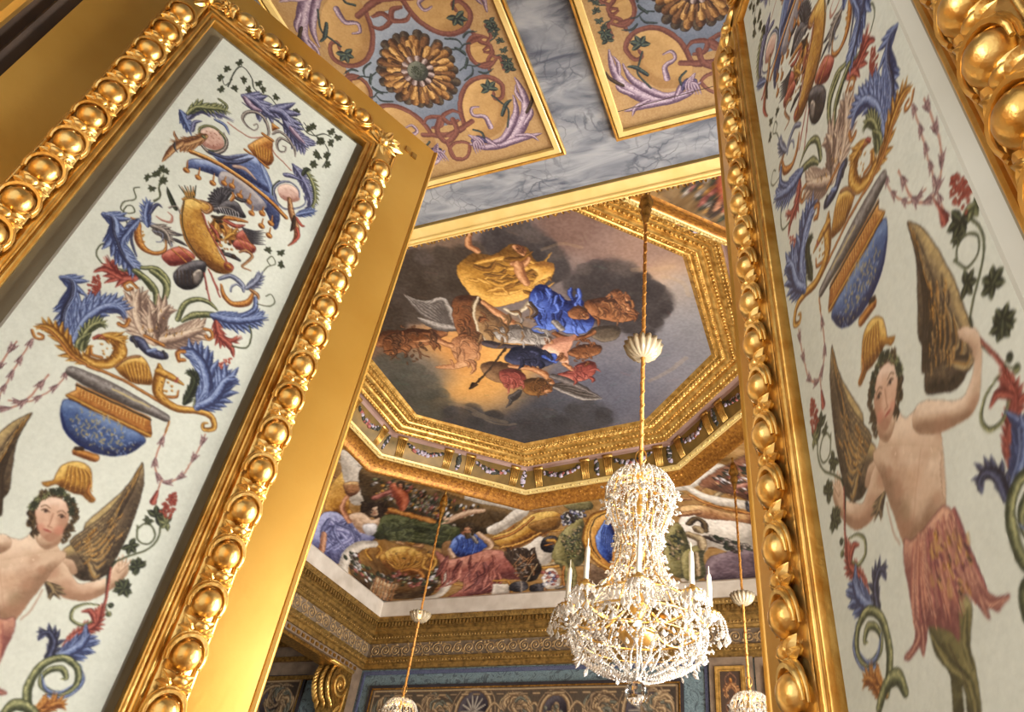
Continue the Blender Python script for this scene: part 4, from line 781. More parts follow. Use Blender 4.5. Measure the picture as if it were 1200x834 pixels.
# dentils, beads and scrolls of the cornice: back and left runs
def run(f):   # f(s, d, z): along the wall, out of the wall
    return f
fb = lambda s, d, z: np.array([XL + s, YB - d, z]); fl = lambda s, d, z: np.array([XL + d, YB - s, z])
def orn(f, L, nm, lab, s1=0):
    m = M(); e0 = f(1, 0, 0) - f(0, 0, 0); e1 = f(0, 1, 0) - f(0, 0, 0)
    s = .25
    while s < L - .25:
        m.put((np.array([(-.5,-.5,-.5),(.5,-.5,-.5),(.5,.5,-.5),(-.5,.5,-.5),(-.5,-.5,.5),(.5,-.5,.5),(.5,.5,.5),(-.5,.5,.5)]), [(0,3,2,1),(4,5,6,7),(0,1,5,4),(1,2,6,5),(2,3,7,6),(3,0,4,7)]), mat4(f(s, .212, 3.632), e0*.028, e1*.03, (0, 0, .056))); s += .052
    o = m.build(nm + '_dentil_row', MAT['gold_cornice'], smooth=False, kind='structure', label='row of gilt dentils on the ' + lab)
    m = M(); s = .12
    while s < L - .1:
        m.put(SPT, mat4(f(s, .128, 3.492), e0*.016, e1*.014, (0, 0, .018)))
        m.put(SPT, mat4(f(s, .073, 3.19), e0*.014, e1*.010, (0, 0, .014)))
        m.put(petal(.4, .3, 4), mat4(f(s, .23, 3.68), e1*.02 + np.array([0, 0, .03]), e0*.03, e1*.02)); s += .045
    m.build(nm + '_bead_row', MAT['gold_cornice'], kind='structure', label='gilt beads and leaf tips on the ' + lab)
    m = M(); s = .18; k = 0
    while s < L - .15:
        sg = 1 if k % 2 else -1; P = [f(s + r*math.cos(a), .066, 3.335 + sg*r*math.sin(a)) for a, r in zip(np.linspace(0, 3.6*PI, 26), np.linspace(.012, .075, 26))]
        m.tube(P, np.linspace(.006, .0085, 26), 4); m.put(SPT, mat4(f(s, .068, 3.335), e0*.017, e1*.01, (0, 0, .017)))
        for q in range(5): a = random.random()*6.28; c = f(s + .07*math.cos(a), .064, 3.335 + .07*math.sin(a)); m.put(petal(.35, .4, 4), mat4(c, (e0*math.cos(a+.8) + np.array([0, 0, math.sin(a+.8)]))*.045, (-e0*math.sin(a+.8) + np.array([0, 0, math.cos(a+.8)]))*.045, e1*.03))
        s += .158; k += 1
    m.build(nm + '_scroll_frieze', MAT['frieze_relief'], kind='structure', label='scrolling leaf relief in the frieze of the ' + lab)
MAT['frieze_relief'] = mixed('frieze_relief', (150,122,84), (196,164,116), 20, .5, .3, .2)
orn(fb, XR-XL, 'trim_8', 'back cornice'); orn(fl, YB-YF-.14, 'trim_9', 'left cornice')
# beam under the left entablature
m = M(); m.box((XL-.28, 2.6, 3.02), (XL+.02, 8.74, 3.10)); m.box((XL-.24, 2.6, 2.975), (XL-.02, 8.74, 3.02), mi=1)
y = 2.7
while y < 8.7: m.box((XL-.02, y, 3.035), (XL+.035, y+.05, 3.075), mi=1); y += .1
m.build('trim_10', [MAT['stone'], MAT['gold_old']], smooth=False, kind='structure', label='dark beam with dashed gilt moulding over the alcove opening')
# ================================================================ octagonal ceiling
OCTP = np.array([(-.855,4.39), (-.862,5.75), (-1.80,6.70), (-3.35,6.85), (-4.40,6.00), (-4.40,4.55), (-3.42,3.52), (-1.78,3.50)])
def off(d, P=OCTP):
    n = len(P); out = []
    for i in range(n):
        a, b, c = P[i-1], P[i], P[(i+1) % n]; e1 = (b-a)/np.linalg.norm(b-a); e2 = (c-b)/np.linalg.norm(c-b); n1 = np.array([e1[1], -e1[0]]); n2 = np.array([e2[1], -e2[0]])
        bis = n1+n2; out.append(b + bis*d/(1 + n1@n2))
    return np.array(out)
HC = 5.0
def oring(m, prof, mi=0):
    V = []
    for d, z in prof: V += [(x, y, z) for x, y in off(d)]
    m.add(V, [(i*8+q, i*8+(q+1) % 8, (i+1)*8+(q+1) % 8, (i+1)*8+q) for i in range(len(prof)-1) for q in range(8)], mi)
fr = empty('octagonal_ceiling_frame', (RC[0], RC[1], 4.53), label='gilt carved octagonal frame with flower swags round the ceiling painting', cat='ceiling frame', kind='thing')
m = M(); oring(m, [(-.02,5.0),(0,4.985),(.012,4.972),(.03,4.968),(.036,4.98),(.045,4.985),(.06,4.975),(.10,4.965),(.115,4.97),(.12,4.955),(.135,4.945),(.155,4.945),(.16,4.955),(.165,4.97),(.215,4.965),(.22,4.95),(.23,4.935),(.25,4.93),(.255,4.94),(.29,4.935),(.295,4.915),(.315,4.905),(.33,4.905),(.335,4.93)])
def along(d, sp):
    P = off(d); 
    for i in range(8):
        a, b = P[i], P[(i+1) % 8]; L = np.linalg.norm(b-a); e = (b-a)/L; n = max(1, int(L/sp)); no = np.array([e[1], -e[0]])
        for q in range(n): c = a + e*L*(q+.5)/n; yield np.array([c[0], c[1], 0]), np.array([e[0], e[1], 0]), np.array([no[0], no[1], 0])
UZ = np.array([0, 0, 1.])
def stud(m, d, z, sp, sx, sy, sz, tpl=SPT):
    for c, e, no in along(d, sp): m.put(tpl, mat4(c + UZ*z, e*sx, no*sy, -UZ*sz))
stud(m, .022, 4.968, .032, .011, .010, .012); stud(m, .19, 4.96, .045, .016, .018, .014); stud(m, .308, 4.905, .05, .016, .012, .014)
for c, e, no in along(.085, .058):
    m.put(SPT, mat4(c + UZ*4.965, e*.014, no*.022, -UZ*.018))
    for s_ in (-1, 1): m.put(petal(.35, .6, 5), mat4(c + UZ*4.968 + e*.018*s_ - no*.03, no*.055 + e*.012*s_, e*.05, -UZ*.05))
for c, e, no in along(.272, .05): m.put(petal(.4, .5, 5), mat4(c + UZ*4.935 - no*.016, no*.036, e*.04, -UZ*.04))
weighted(m.build('inner_moulding', MAT['gold_room'], fr), 50)
MAT['fascia'] = mixed('rose_violet_fascia', (150,118,104), (176,146,136), 4, .5); MAT['frieze_gold'] = mixed('painted_olive_frieze', (92,74,32), (140,108,50), 6, .5, .2)
MAT['band'] = mixed('gilded_leaf_band', (128,78,30), (196,138,58), 30, .45, .5, .5, bscale=60)
m = M(); oring(m, [(.335,4.93),(.40,4.925),(.41,4.89)]); m.build('fascia', MAT['fascia'], fr, smooth=False)
m = M(); oring(m, [(.41,4.89),(.425,4.84),(.455,4.75),(.50,4.685)]); weighted(m.build('frieze', MAT['frieze_gold'], fr), 50)
m = M(); oring(m, [(.50,4.685),(.505,4.665),(.52,4.655),(.535,4.66),(.54,4.648),(.552,4.642),(.56,4.648)]); stud(m, .519, 4.655, .11, .018, .013, .012); stud(m, .53, 4.657, .03, .009, .009, .008)
m.build('lower_bead', MAT['gold_pale'], fr)
m = M(); oring(m, [(.56,4.648),(.58,4.66),(.64,4.62),(.70,4.56),(.705,4.535),(.72,4.53),(.74,4.535)])
for c, e, no in along(.635, .05):
    for k in (-1, 0, 1): m.put(petal(.3, .5, 4), mat4(c + UZ*(4.622-.028*k) + no*.03*k + e*random.uniform(-.012,.012), e*.03 + no*random.uniform(-.015,.015) - UZ*.004, no*.03 - UZ*.02, -UZ*.015))
m.build('leaf_band', MAT['band'], fr)
# consoles, swags and pendants of the frieze
MAT['flower_pale'] = mixed('painted_flower_pale', (150,134,160), (214,204,214), 30, .6); MAT['flower_dark'] = mixed('painted_foliage_dark', (30,34,30), (70,70,60), 30, .6); MAT['flower_red'] = mixed('painted_flower_rose', (130,60,60), (190,120,110), 30, .6)
P0, P1_ = off(.412), off(.50)
def swag(p, e, no, w):
    m = M()
    for q in range(46):
        t = q/45*2-1; zz = 4.845 - .055*(1-t*t); d_ = .022; c = p + e*t*w/2 + UZ*(zz + random.uniform(-.022,.022)) + no*((4.89-zz)*.42); r = random.uniform(.018,.032)*(1.15-abs(t)*.4)
        m.put(SPT, mat4(c - no*.01 - UZ*.004, e*r, no*r*.7, UZ*r), random.choice([0, 0, 1, 1, 2] if abs(t) < .8 else [1, 1, 0]))
    m.build('flower_swag', [MAT['flower_pale'], MAT['flower_dark'], MAT['flower_red']], fr)
def console(p, e, no):
    m = M(); m.box((-.06, -.02, 0), (.06, .03, .035), mat=mat4(p + UZ*4.885, e, no, UZ))
    for k in range(-2, 3): m.tube([p + e*(.022*k) - no*.008 + UZ*4.885, p + e*(.020*k) + no*.028 + UZ*4.78, p + e*(.018*k) + no*.075 + UZ*4.69], [.0105, .010, .009], 5)
    m.put(SPL, mat4(p - no*.012 + UZ*4.90, e*.05, no*.014, UZ*.014)); m.build('console', MAT['gold_room'], fr)
def pendant(p, e, no):
    m = M()
    for q in range(16): r = .03*math.sin(PI*(q+2)/20)+.006; m.put(SPT, mat4(p + UZ*(4.885-.011*q) + no*(.0045*q) + e*random.uniform(-.012,.012), e*r, no*r*.7, UZ*r), random.choice([1, 1, 0]))
    m.build('pendant', [MAT['flower_pale'], MAT['flower_dark']], fr)
for i in range(8):
    a, b = P0[i], P0[(i+1) % 8]; L = np.linalg.norm(b-a); e = np.array([*(b-a)/L, 0]); no = np.array([e[1], -e[0], 0]); A3 = np.array([a[0], a[1], 0])
    for t in (.085, .42, .58, .915): console(A3 + e*L*t, e, no)
    for t in (.2525, .7475): swag(A3 + e*L*t, e, no, L*.245)
    for t in (0.015, .5): pendant(A3 + e*L*t, e, no)
# ---------------------------------------------------------------- the ceiling painting
x0, x1, y0, y1 = -4.44, -.82, 3.46, 6.89; kk = 170.0
pc = Canvas((x1-x0)*kk, (y1-y0)*kk, (112, 100, 98), None)
pc.fn = lambda x, y: (lambda p: ((p[0]-x0)*kk, (y1-p[1])*kk))(at_h(x, y, HC))
pc.O(420, 220, 2.607); so = pc.soft
for x, y, r, c, a in [(750,130,150,(128,102,92),.9),(900,200,110,(150,120,104),.8),(960,290,80,(196,160,128),.7),(1010,360,110,(150,142,138),.8),(1000,480,130,(128,126,130),.9),(850,560,150,(116,114,122),.9),(700,650,160,(92,92,104),.9),(520,720,150,(66,66,72),.9),(300,640,110,(120,106,88),.9),(330,560,140,(214,160,92),1),(420,500,110,(222,166,92),.9),(260,500,90,(204,146,84),.9),(160,560,90,(110,104,96),.9),(60,470,80,(120,94,74),.9),(100,640,80,(74,70,66),.9),(240,720,70,(88,78,62),.9),(640,110,90,(110,84,74),.8),(250,160,80,(110,88,70),.8)]: so(x, y, r, c, a)
def cloud(L, c, a=.85, hd=2.2):
    for x, y, r in L:
        so(x, y, r, c, a, hard=hd)
        for q in range(7): t = random.random()*6.28; so(x+r*.85*math.cos(t), y+r*.8*math.sin(t), r*random.uniform(.22,.42), tuple(np.array(c)+random.uniform(-8,12)), a*.8, hard=2.5)
cloud([(500,180,78),(560,230,70),(430,170,52),(600,250,42)], (56,50,50)); cloud([(340,230,62),(230,260,80),(160,250,60),(140,340,80),(260,340,90),(80,400,60)], (60,50,42)); cloud([(770,290,80),(700,300,60),(830,330,80),(890,350,62),(760,360,70),(860,410,56)], (54,48,48)); cloud([(180,600,60),(230,660,50),(110,540,46)], (76,74,66), .7); cloud([(320,700,50),(400,740,60),(560,740,70),(700,700,60)], (58,56,58), .7, 1.4)
for x, y, r in [(480,120,30),(530,150,26),(820,250,28),(790,240,22),(600,200,24),(200,215,26),(690,250,22)]: so(x, y, r, (84,74,70), .6, hard=1.5)
for P, w_ in [([(280,660),(330,670),(390,700),(450,715)],12),([(350,690),(420,720),(480,722)],8),([(840,250),(900,250),(960,240)],16),([(560,190),(620,170),(680,180)],10),([(930,270),(990,290),(1010,330)],12),([(890,590),(950,560),(1000,520)],12)]: pc.S(P, w_, ((186,156,116),)*3, flat=True, alpha=.22)
for q in range(150): x, y = random.uniform(60,1060), random.uniform(90,760); pc.S([(x, y), (x+random.uniform(10,40), y+random.uniform(-10,10))], random.uniform(3,9), ((random.choice([60,150,120]), 90 if q % 2 else 110, 90),)*3, flat=True, alpha=.10)
GE = ((170,122,50),(216,166,84),(98,66,28)); BV = ((52,70,140),(96,122,200),(22,28,70)); BRN = ((112,70,44),(156,104,68),(60,36,26)); GW = ((134,126,120),(184,176,168),(78,70,66)); FL = ((178,124,84),(216,168,124),(112,68,44)); RD = ((136,66,58),(180,104,88),(76,34,32))
f_, s_ = pc.fill, pc.S
# left group
s_([(60,470),(110,450),(190,460),(250,440)], 40, BRN); f_([(80,460),(160,430),(230,440),(250,470),(170,490),(90,510)], BRN)
for q in range(9): pc.T([(290,425-q*2),(210+q*6,390-q*6),(140+q*9,325+q*4)], 20, GW)
pc.T([(300,430),(230,420),(180,395)], 30, GW)
f_([(285,470),(330,440),(380,470),(350,530),(315,550),(250,552),(240,545),(300,535),(290,510)], FL); s_([(170,470),(230,465),(280,480)], [8,18,22], FL); s_([(80,500),(130,495),(150,510)], [8,12,6], BRN); s_([(175,480),(190,505),(215,515)], 5, BRN)
# golden drapery
f_([(300,250),(350,200),(410,205),(470,172),(515,185),(545,225),(590,232),(592,268),(560,300),(520,335),(470,352),(420,362),(380,350),(345,330)], GE)
for q in range(34): t = random.random(); x, y = 330+200*random.random(), 215+110*random.random(); pc.T([(x, y), (x+40, y+random.uniform(-12,14)), (x+random.uniform(60,90), y+random.uniform(-30,34))], random.uniform(8,22), random.choice([GE, ((196,146,66),(228,184,104),(130,86,36)), ((120,80,34),(150,106,50),(70,46,24))]))
s_([(340,140),(338,175),(360,190)], [14,20,24], FL); s_([(475,232),(500,235),(520,215)], [20,24,14], FL); s_([(488,235),(498,270),(512,290)], 26, FL); s_([(480,180),(500,200)], 16, FL)
f_([(520,240),(570,225),(595,235),(592,265),(555,285),(530,300),(545,260)], ((190,138,60),(220,176,96),(120,78,34)))
f_([(290,340),(360,330),(380,360),(370,420),(390,470),(340,470),(300,440)], BRN); f_([(350,340),(410,370),(460,410),(540,440),(520,470),(400,470),(360,430)], ((128,96,64),(170,136,94),(74,54,40)))
s_([(365,335),(355,370),(360,420),(385,465)], 7, ((206,190,160),(226,214,190),(150,130,104))); s_([(380,350),(430,385),(470,415)], [16,24,28], FL)
f_([(410,440),(460,420),(520,425),(590,455),(590,475),(520,478),(440,470)], GW); s_([(450,370),(480,385),(505,370),(520,350)], 12, ((190,176,150),(220,208,184),(130,112,90))); s_([(490,390),(500,405),(490,420)], 8, GW)
f_([(390,465),(470,480),(560,480),(560,490),(430,490),(380,480)], ((66,56,60),(90,80,84),(44,38,42)))
# blue drapery
f_([(540,300),(570,296),(600,318),(640,345),(670,335),(690,355),(660,370),(690,385),(710,385),(720,415),(700,440),(640,445),(600,430),(560,445),(530,430),(560,410),(530,400),(545,370),(520,345)], BV)
for q in range(30): x, y = random.uniform(535,680), random.uniform(305,420); pc.T([(x, y), (x+random.uniform(-8,18), y+20), (x+random.uniform(-16,26), y+random.uniform(26,44))], random.uniform(6,14), random.choice([BV, ((82,106,190),(130,154,222),(40,54,110)), ((28,34,80),(44,56,110),(16,18,46))]))
s_([(525,350),(545,380),(530,400)], 8, 'Dk')
f_([(640,380),(670,360),(700,380),(690,400),(650,400)], BRN); f_([(690,350),(740,335),(790,340),(830,380),(850,400),(810,410),(760,405),(710,390)], BRN); f_([(770,320),(800,312),(815,335),(840,370),(860,385),(820,385),(790,350)], BRN); s_([(800,345),(825,370)], 14, FL)
f_([(700,440),(760,420),(800,430),(790,460),(740,470)], ((84,72,60),(112,98,82),(52,44,38))); s_([(600,410),(620,430)], 18, GW); s_([(600,445),(640,460),(690,455),(720,440)], 16, BRN)
# lower figures
f_([(560,490),(600,460),(640,455),(665,450),(650,480),(640,510),(640,540),(615,530),(590,505)], ((204,150,122),(228,186,158),(146,96,76))); f_([(470,490),(540,485),(580,510),(590,540),(520,545),(450,530)], ((44,46,66),(66,70,96),(24,26,40)))
f_([(640,500),(680,480),(740,480),(735,505),(690,520),(650,515)], BRN); s_([(570,515),(600,530),(595,510)], 16, BV); f_([(640,560),(690,530),(725,535),(720,570),(680,590),(640,585),(610,570)], RD); s_([(630,540),(660,560)], 14, FL)
f_([(375,545),(400,530),(450,535),(500,560),(480,600),(430,595),(390,575)], ((110,80,56),(146,112,80),(66,46,34))); f_([(430,560),(480,555),(510,575),(500,605),(450,610)], RD); s_([(465,545),(520,550),(570,570),(590,595)], [14,20,20,16], FL)
f_([(500,590),(560,580),(580,605),(570,630),(530,635),(505,620)], ((98,64,36),(140,98,56),(58,38,24))); s_([(555,615),(575,622)], 14, FL)
for q in range(8): pc.T([(590,605),(640+q*6,600+q*6),(690+q*8,622+q*3)], 14, GW if q % 2 else ((80,70,64),(110,98,90),(50,44,40)))
for q in range(6): pc.T([(495,620),(480-q*3,640),(450-q*2+q*6,672-q*4)], 14, ((74,68,66),(104,96,92),(46,42,42)))
s_([(595,575),(660,600),(745,642)], [20,22,4], ((98,90,88),(140,130,124),(60,54,54))); s_([(345,612),(400,555),(450,490)], 5, 'Dk'); s_([(340,614),(356,600)], [4,16], 'Dk')
def curls(x, y, r, n, pal):
    for k in range(n): a = random.random()*6.28; q = r*random.random()**.5; pc.S([(x+q*math.cos(a), y+q*math.sin(a)), (x+q*math.cos(a)+random.uniform(-6,6), y+q*math.sin(a)+random.uniform(-6,6)), (x+q*math.cos(a)+random.uniform(-9,9), y+q*math.sin(a)+random.uniform(-2,10))], random.uniform(3,7), pal, n=3)
def folds(x0, y0, x1, y1, n, pals, w_):
    for k in range(n): x, y = random.uniform(x0, x1), random.uniform(y0, y1); a = random.gauss(.6, .5); L = random.uniform(14, 40); pc.T([(x, y), (x+L*.5*math.cos(a)+random.uniform(-6,6), y+L*.5*math.sin(a)), (x+L*math.cos(a+.5), y+L*math.sin(a+.5))], random.uniform(*w_), random.choice(pals))
for x, y, r in [(622,520,13),(585,470,9),(690,392,12),(815,335,14),(575,615,13),(500,190,11),(335,455,10)]: pc.D(x, y, r, FL); curls(x-r*.5, y-r*.6, r*.8, 9, BRN)
curls(560, 600, 34, 30, ((96,62,36),(146,104,60),(54,36,24))); curls(690, 500, 40, 26, BRN); curls(790, 350, 40, 24, ((128,78,48),(170,116,78),(66,40,28))); curls(150, 475, 60, 30, ((92,62,44),(128,90,62),(54,38,28)))
folds(430, 425, 570, 465, 20, [GW, ((160,152,146),(204,196,188),(104,98,92))], (5, 12)); folds(480, 495, 580, 535, 16, [((60,62,88),(88,90,120),(36,38,56)), ((36,38,58),(58,60,84),(20,22,34))], (6, 14)); folds(640, 545, 715, 580, 14, [RD, ((160,84,74),(196,120,104),(96,42,40))], (5, 12)); folds(435, 560, 500, 600, 12, [RD, ((160,84,74),(196,120,104),(96,42,40))], (5, 11)); folds(290, 350, 380, 460, 18, [BRN, ((90,58,38),(122,84,56),(52,34,24))], (6, 16)); folds(350, 360, 520, 460, 20, [((128,96,64),(176,142,100),(76,56,42)), ((104,76,50),(140,108,74),(64,46,34))], (5, 12)); folds(710, 345, 840, 400, 16, [BRN, ((134,88,56),(174,124,82),(74,46,30))], (6, 13)); folds(80, 430, 240, 490, 20, [BRN, ((88,58,40),(116,80,56),(50,34,26))], (6, 14)); folds(270, 470, 360, 540, 12, [FL, ((150,102,70),(190,142,102),(92,58,40))], (5, 11))
img = warp(pc.I, 1.5, 12, 8)
nu, nv = 560, 530; Ug, Vg = np.meshgrid(np.linspace(x0, x1, nu), np.linspace(y1, y0, nv)); Pg = np.zeros((nv, nu, 3)); Pg[..., 0] = Ug; Pg[..., 1] = Vg; Pg[..., 2] = HC
fx = np.clip((Ug-x0)*kk-.5, 0, img.shape[1]-1.01); fy = np.clip((y1-Vg)*kk-.5, 0, img.shape[0]-1.01)
grid_mesh('ceiling_painting', Pg, sample(img, fx, fy), MAT['painted_canvas'], flip=True, label='octagonal painting of floating figures among dark clouds on the ceiling', cat='painting', kind='thing')
m = M(); m.box((-7, 1.2, 5.05), (2, 9.2, 5.1)); m.build('ceiling_slab', MAT['plain_wall'], smooth=False, kind='structure')
# ================================================================ painted cove
PT = off(.735)
def r_top(phi):
    d = np.array([math.cos(phi), math.sin(phi)]); 
    for i in range(8):
        a, b = PT[i]-RC, PT[(i+1) % 8]-RC; A_ = np.column_stack([d, a-b]); 
        try: t = np.linalg.solve(A_, a)
        except Exception: continue
        if t[0] > 0 and -1e-9 <= t[1] <= 1+1e-9: return t[0]
    return 2.5
HXr, HYr = 3.53, 3.63
def r_bot(phi):
    c, s = abs(math.cos(phi)), abs(math.sin(phi)); p = 70.0; return ((c/HXr)**p + (s/HYr)**p)**(-1/p)
RTT = [r_top(math.radians(a*.5)) for a in range(720)]; RBB = [r_bot(math.radians(a*.5)) for a in range(720)]
def cove(ph, t):
    a = np.mod(np.asarray(ph)*2, 720); i = a.astype(int); f = a-i; rt = np.array(RTT)[i]*(1-f) + np.array(RTT)[(i+1) % 720]*f; rb = np.array(RBB)[i]*(1-f) + np.array(RBB)[(i+1) % 720]*f
    th = np.asarray(t)*PI/2; r = rt + (rb-rt)*np.cos(th); return np.stack([RC[0] + r*np.cos(np.radians(ph)), RC[1] + r*np.sin(np.radians(ph)), 3.968 + .567*np.sin(th)], -1)
PH, TT = np.meshgrid(np.arange(20., 190., 1.0), np.linspace(0, 1, 41)); GX, GY = to_px(cove(PH, TT))
KP = 7.0; PH0 = 30.0; CH = 180
def fC(x, y):
    d = (GX-x)**2 + (GY-y)**2; j, i = np.unravel_index(np.argmin(d), d.shape); ph, t = PH[j, i], TT[j, i]
    for _ in range(3):
        b = to_px(cove(ph, t)); bx = to_px(cove(ph+.3, t)); by = to_px(cove(ph, t+.01)); J = np.array([[(bx[0]-b[0])/.3, (by[0]-b[0])/.01], [(bx[1]-b[1])/.3, (by[1]-b[1])/.01]])
        if abs(np.linalg.det(J)) < 1e-3: break
        q = np.linalg.solve(J, [x-b[0], y-b[1]]); n_ = np.linalg.norm(q/[4, .15]); q = q/max(1, n_); ph += q[0]; t += q[1]
    return (190-ph)*KP, (1-t)*CH
cc = Canvas(160*KP, CH, (150, 112, 62), fC); c = cc; OC = PAL['G']
for q in range(260): f0 = c.fn; c.fn = lambda a, b: (a, b); c.O(0, 0, 1); x, y = random.uniform(0, c.w), random.uniform(0, c.h); c.S([(x, y), (x+random.uniform(10,40), y+random.uniform(-8,8))], random.uniform(3,10), random.choice([OC, 'Be', 'Br', ((130,96,48),(170,130,70),(96,66,34))])); c.fn = f0
GN = ((62,68,42),(92,98,62),(36,40,26)); PR = ((108,112,156),(154,158,196),(62,62,98)); WB = ((206,196,182),(226,218,206),(160,150,138))
def foliage(P, n, r, cols):
    P = np.array(P, float); 
    for q in range(n): w_ = rng.dirichlet(np.ones(len(P))*.7); x, y = w_ @ P; c.D(x, y, random.uniform(.5, 1)*r, random.choice(cols))
c.O(340, 500, 3.473)
c.fill([(140,330),(160,250),(210,180),(215,130),(240,250),(230,350),(150,380)], OC); c.fill([(210,95),(290,160),(300,300),(250,310),(215,200)], WB)
c.fill([(290,170),(420,195),(560,245),(720,300),(920,345),(830,430),(700,425),(560,390),(380,345),(300,300)], ((74,56,34),(110,84,50),(44,34,24)))
foliage([(300,190),(480,230),(880,350),(700,420),(480,340),(320,280)], 420, 9, ['Gk','Be','Wh','Gr','Dk','Gk','Re','G','Gy'])
c.S([(285,158),(380,178),(475,215)], 16, WB); c.S([(720,285),(850,318),(965,342)], 20, WB)
c.S([(345,290),(400,268),(440,262)], 24, 'Re'); c.S([(420,240),(455,290),(460,330)], [30,46,30], ((170,84,56),(206,124,88),(110,46,34))); c.S([(640,385),(720,352),(790,342)], [26,26,14], 'F'); c.S([(620,400),(640,380)], 20, 'F')
c.S([(395,340),(480,362),(580,392)], 26, 'O'); c.fill([(345,400),(380,362),(440,360),(560,392),(690,412),(690,460),(640,500),(560,480),(440,465),(330,450)], GN); [c.T([(370+random.uniform(0,280),375+random.uniform(0,50)),(390+random.uniform(0,280),410+random.uniform(0,40)),(380+random.uniform(0,280),430+random.uniform(0,50))], random.uniform(8,18), random.choice([GN, ((84,90,58),(116,120,80),(52,58,38)), ((46,52,34),(70,74,50),(28,32,22))])) for q in range(30)]
c.fill([(120,365),(175,345),(240,385),(290,425),(345,452),(290,490),(215,550),(150,560),(85,520),(90,450)], PR); [c.T([(130+random.uniform(0,160),365+random.uniform(0,50)),(120+random.uniform(0,170),430+random.uniform(0,20)),(110+random.uniform(0,190),480+random.uniform(0,60))], random.uniform(8,22), random.choice([PR, ((136,138,182),(176,178,212),(90,90,134)), ((84,88,128),(120,122,160),(54,56,92))])) for q in range(26)]; c.S([(140,440),(130,500),(110,530)], 22, ((170,120,90),(200,150,116),(120,76,58)))
for q in range(26): c.S([(290+random.uniform(0,100), 305+random.uniform(0,40)), (280+random.uniform(0,110), 330+random.uniform(0,40))], 16, 'Dk')
c.fill([(240,365),(290,350),(330,380),(365,372),(352,410),(320,435),(280,425)], 'F'); c.fill([(300,400),(350,400),(345,435),(310,440)], 'Wh'); c.D(345, 342, 23, 'F'); c.S([(320,325),(350,318),(375,335)], 14, 'Dk'); c.S([(240,385),(212,330),(240,272)], [22,20,14], ((190,130,96),(214,160,124),(130,80,56))); c.fill([(220,230),(275,225),(280,262),(245,285),(220,262)], 'Br')
c.fill([(300,500),(360,460),(450,480),(560,505),(610,560),(610,620),(560,690),(430,700),(330,680),(250,600),(255,540)], ((96,66,34),(140,100,50),(60,42,26)))
c.fill([(365,540),(400,500),(470,488),(540,515),(575,560),(520,600),(430,595)], OC); [c.T([(450,590),(400+q*22,550),(375+q*26,520-abs(q-3)*6)], 12, 'G' if q % 2 else 'Gd') for q in range(8)]; c.S([(330,540),(310,510),(340,480),(370,500),(355,530)], 16, OC); c.S([(560,520),(590,540),(580,580),(545,570),(550,545)], 16, OC); c.S([(440,600),(500,580),(540,610),(480,620)], 16, 'O')
c.S([(345,478),(275,490),(225,545),(225,610),(280,670),(330,710)], [16,26,30,30,26,20], WB); c.S([(628,590),(640,640),(605,685),(520,705),(440,722)], [22,26,26,22,16], WB)
GP = cr([(255,520),(290,590),(380,630),(470,615),(560,640),(610,580)], 12)
for q in range(200): p = GP[random.randrange(len(GP))]; c.D(p[0]+random.gauss(0,13), p[1]+random.gauss(0,13), random.uniform(4,9), random.choice(['Dk','Gk','Wh','Gy','Gr','Gk','Re']))
c.fill([(350,610),(440,640),(412,738),(322,718)], 'Be', smooth=False); [c.S([(352+q*16,615+q*5),(330+q*15,715+q*4)], 5, 'Br', n=2) for q in range(6)]; [c.S([(345-q*6,635+q*22),(436-q*6,662+q*20)], 4, 'Br', n=2) for q in range(4)]
c.fill([(620,480),(690,470),(840,520),(860,600),(700,620),(640,600)], ((110,76,44),(140,100,60),(70,48,32)))
c.fill([(655,480),(680,445),(740,430),(800,480),(805,520),(740,535),(655,520)], 'Bb'); [c.T([(680+q*22,450),(690+q*20,480),(670+q*24,520)], 10, 'Bb') for q in range(5)]; c.D(722, 422, 24, ((176,120,86),(206,152,114),(120,76,54))); c.S([(705,402),(730,398),(748,412)], 14, 'H'); c.S([(735,440),(760,470)], 16, 'Gy'); c.S([(765,435),(820,480),(790,505)], [18,22,16], 'F'); c.S([(650,500),(665,530)], 18, 'F')
c.fill([(595,505),(650,540),(720,525),(810,500),(870,512),(900,560),(935,620),(850,620),(825,670),(745,690),(690,740),(650,742),(640,700),(715,645),(650,600),(610,550)], 'Re')
for q in range(26): x, y = random.uniform(640,860), random.uniform(520,600); c.T([(x, y), (x+random.uniform(-30,10), y+40), (x+random.uniform(-60,0), y+random.uniform(60,100))], random.uniform(8,18), random.choice(['Re', ((176,104,88),(208,144,124),(110,56,52)), ((106,56,54),(140,80,74),(70,34,36))]))
c.S([(750,690),(800,685),(830,680)], [16,14,6], 'Br'); c.fill([(830,640),(890,640),(895,690),(820,692)], WB, smooth=False); c.S([(830,628),(890,630),(905,690)], 10, OC)
def head(x, y, r, hair, beard=False):
    DK = ((70,46,36),)*3
    for q in range(16): a = random.uniform(2.6, 6.8); c.S([(x+r*.8*math.cos(a), y+r*.8*math.sin(a)), (x+r*1.15*math.cos(a+.2), y+r*1.1*math.sin(a+.2)), (x+r*1.1*math.cos(a+.5), y+r*1.25*math.sin(a+.5))], r*.4, hair, n=3)
    for k in (-1, 1): c.S([(x+k*r*.38-r*.15, y-r*.1), (x+k*r*.38+r*.15, y-r*.08)], r*.16, DK, flat=True)
    c.S([(x, y-r*.05), (x-r*.06, y+r*.28)], r*.1, ((146,100,76),)*3, flat=True); c.S([(x-r*.2, y+r*.5), (x+r*.2, y+r*.5)], r*.14, ((140,62,52),)*3, flat=True)
    if beard:
        for q in range(10): c.S([(x+random.uniform(-.5,.5)*r, y+r*.6), (x+random.uniform(-.4,.4)*r, y+r*1.3)], r*.25, hair, n=2)
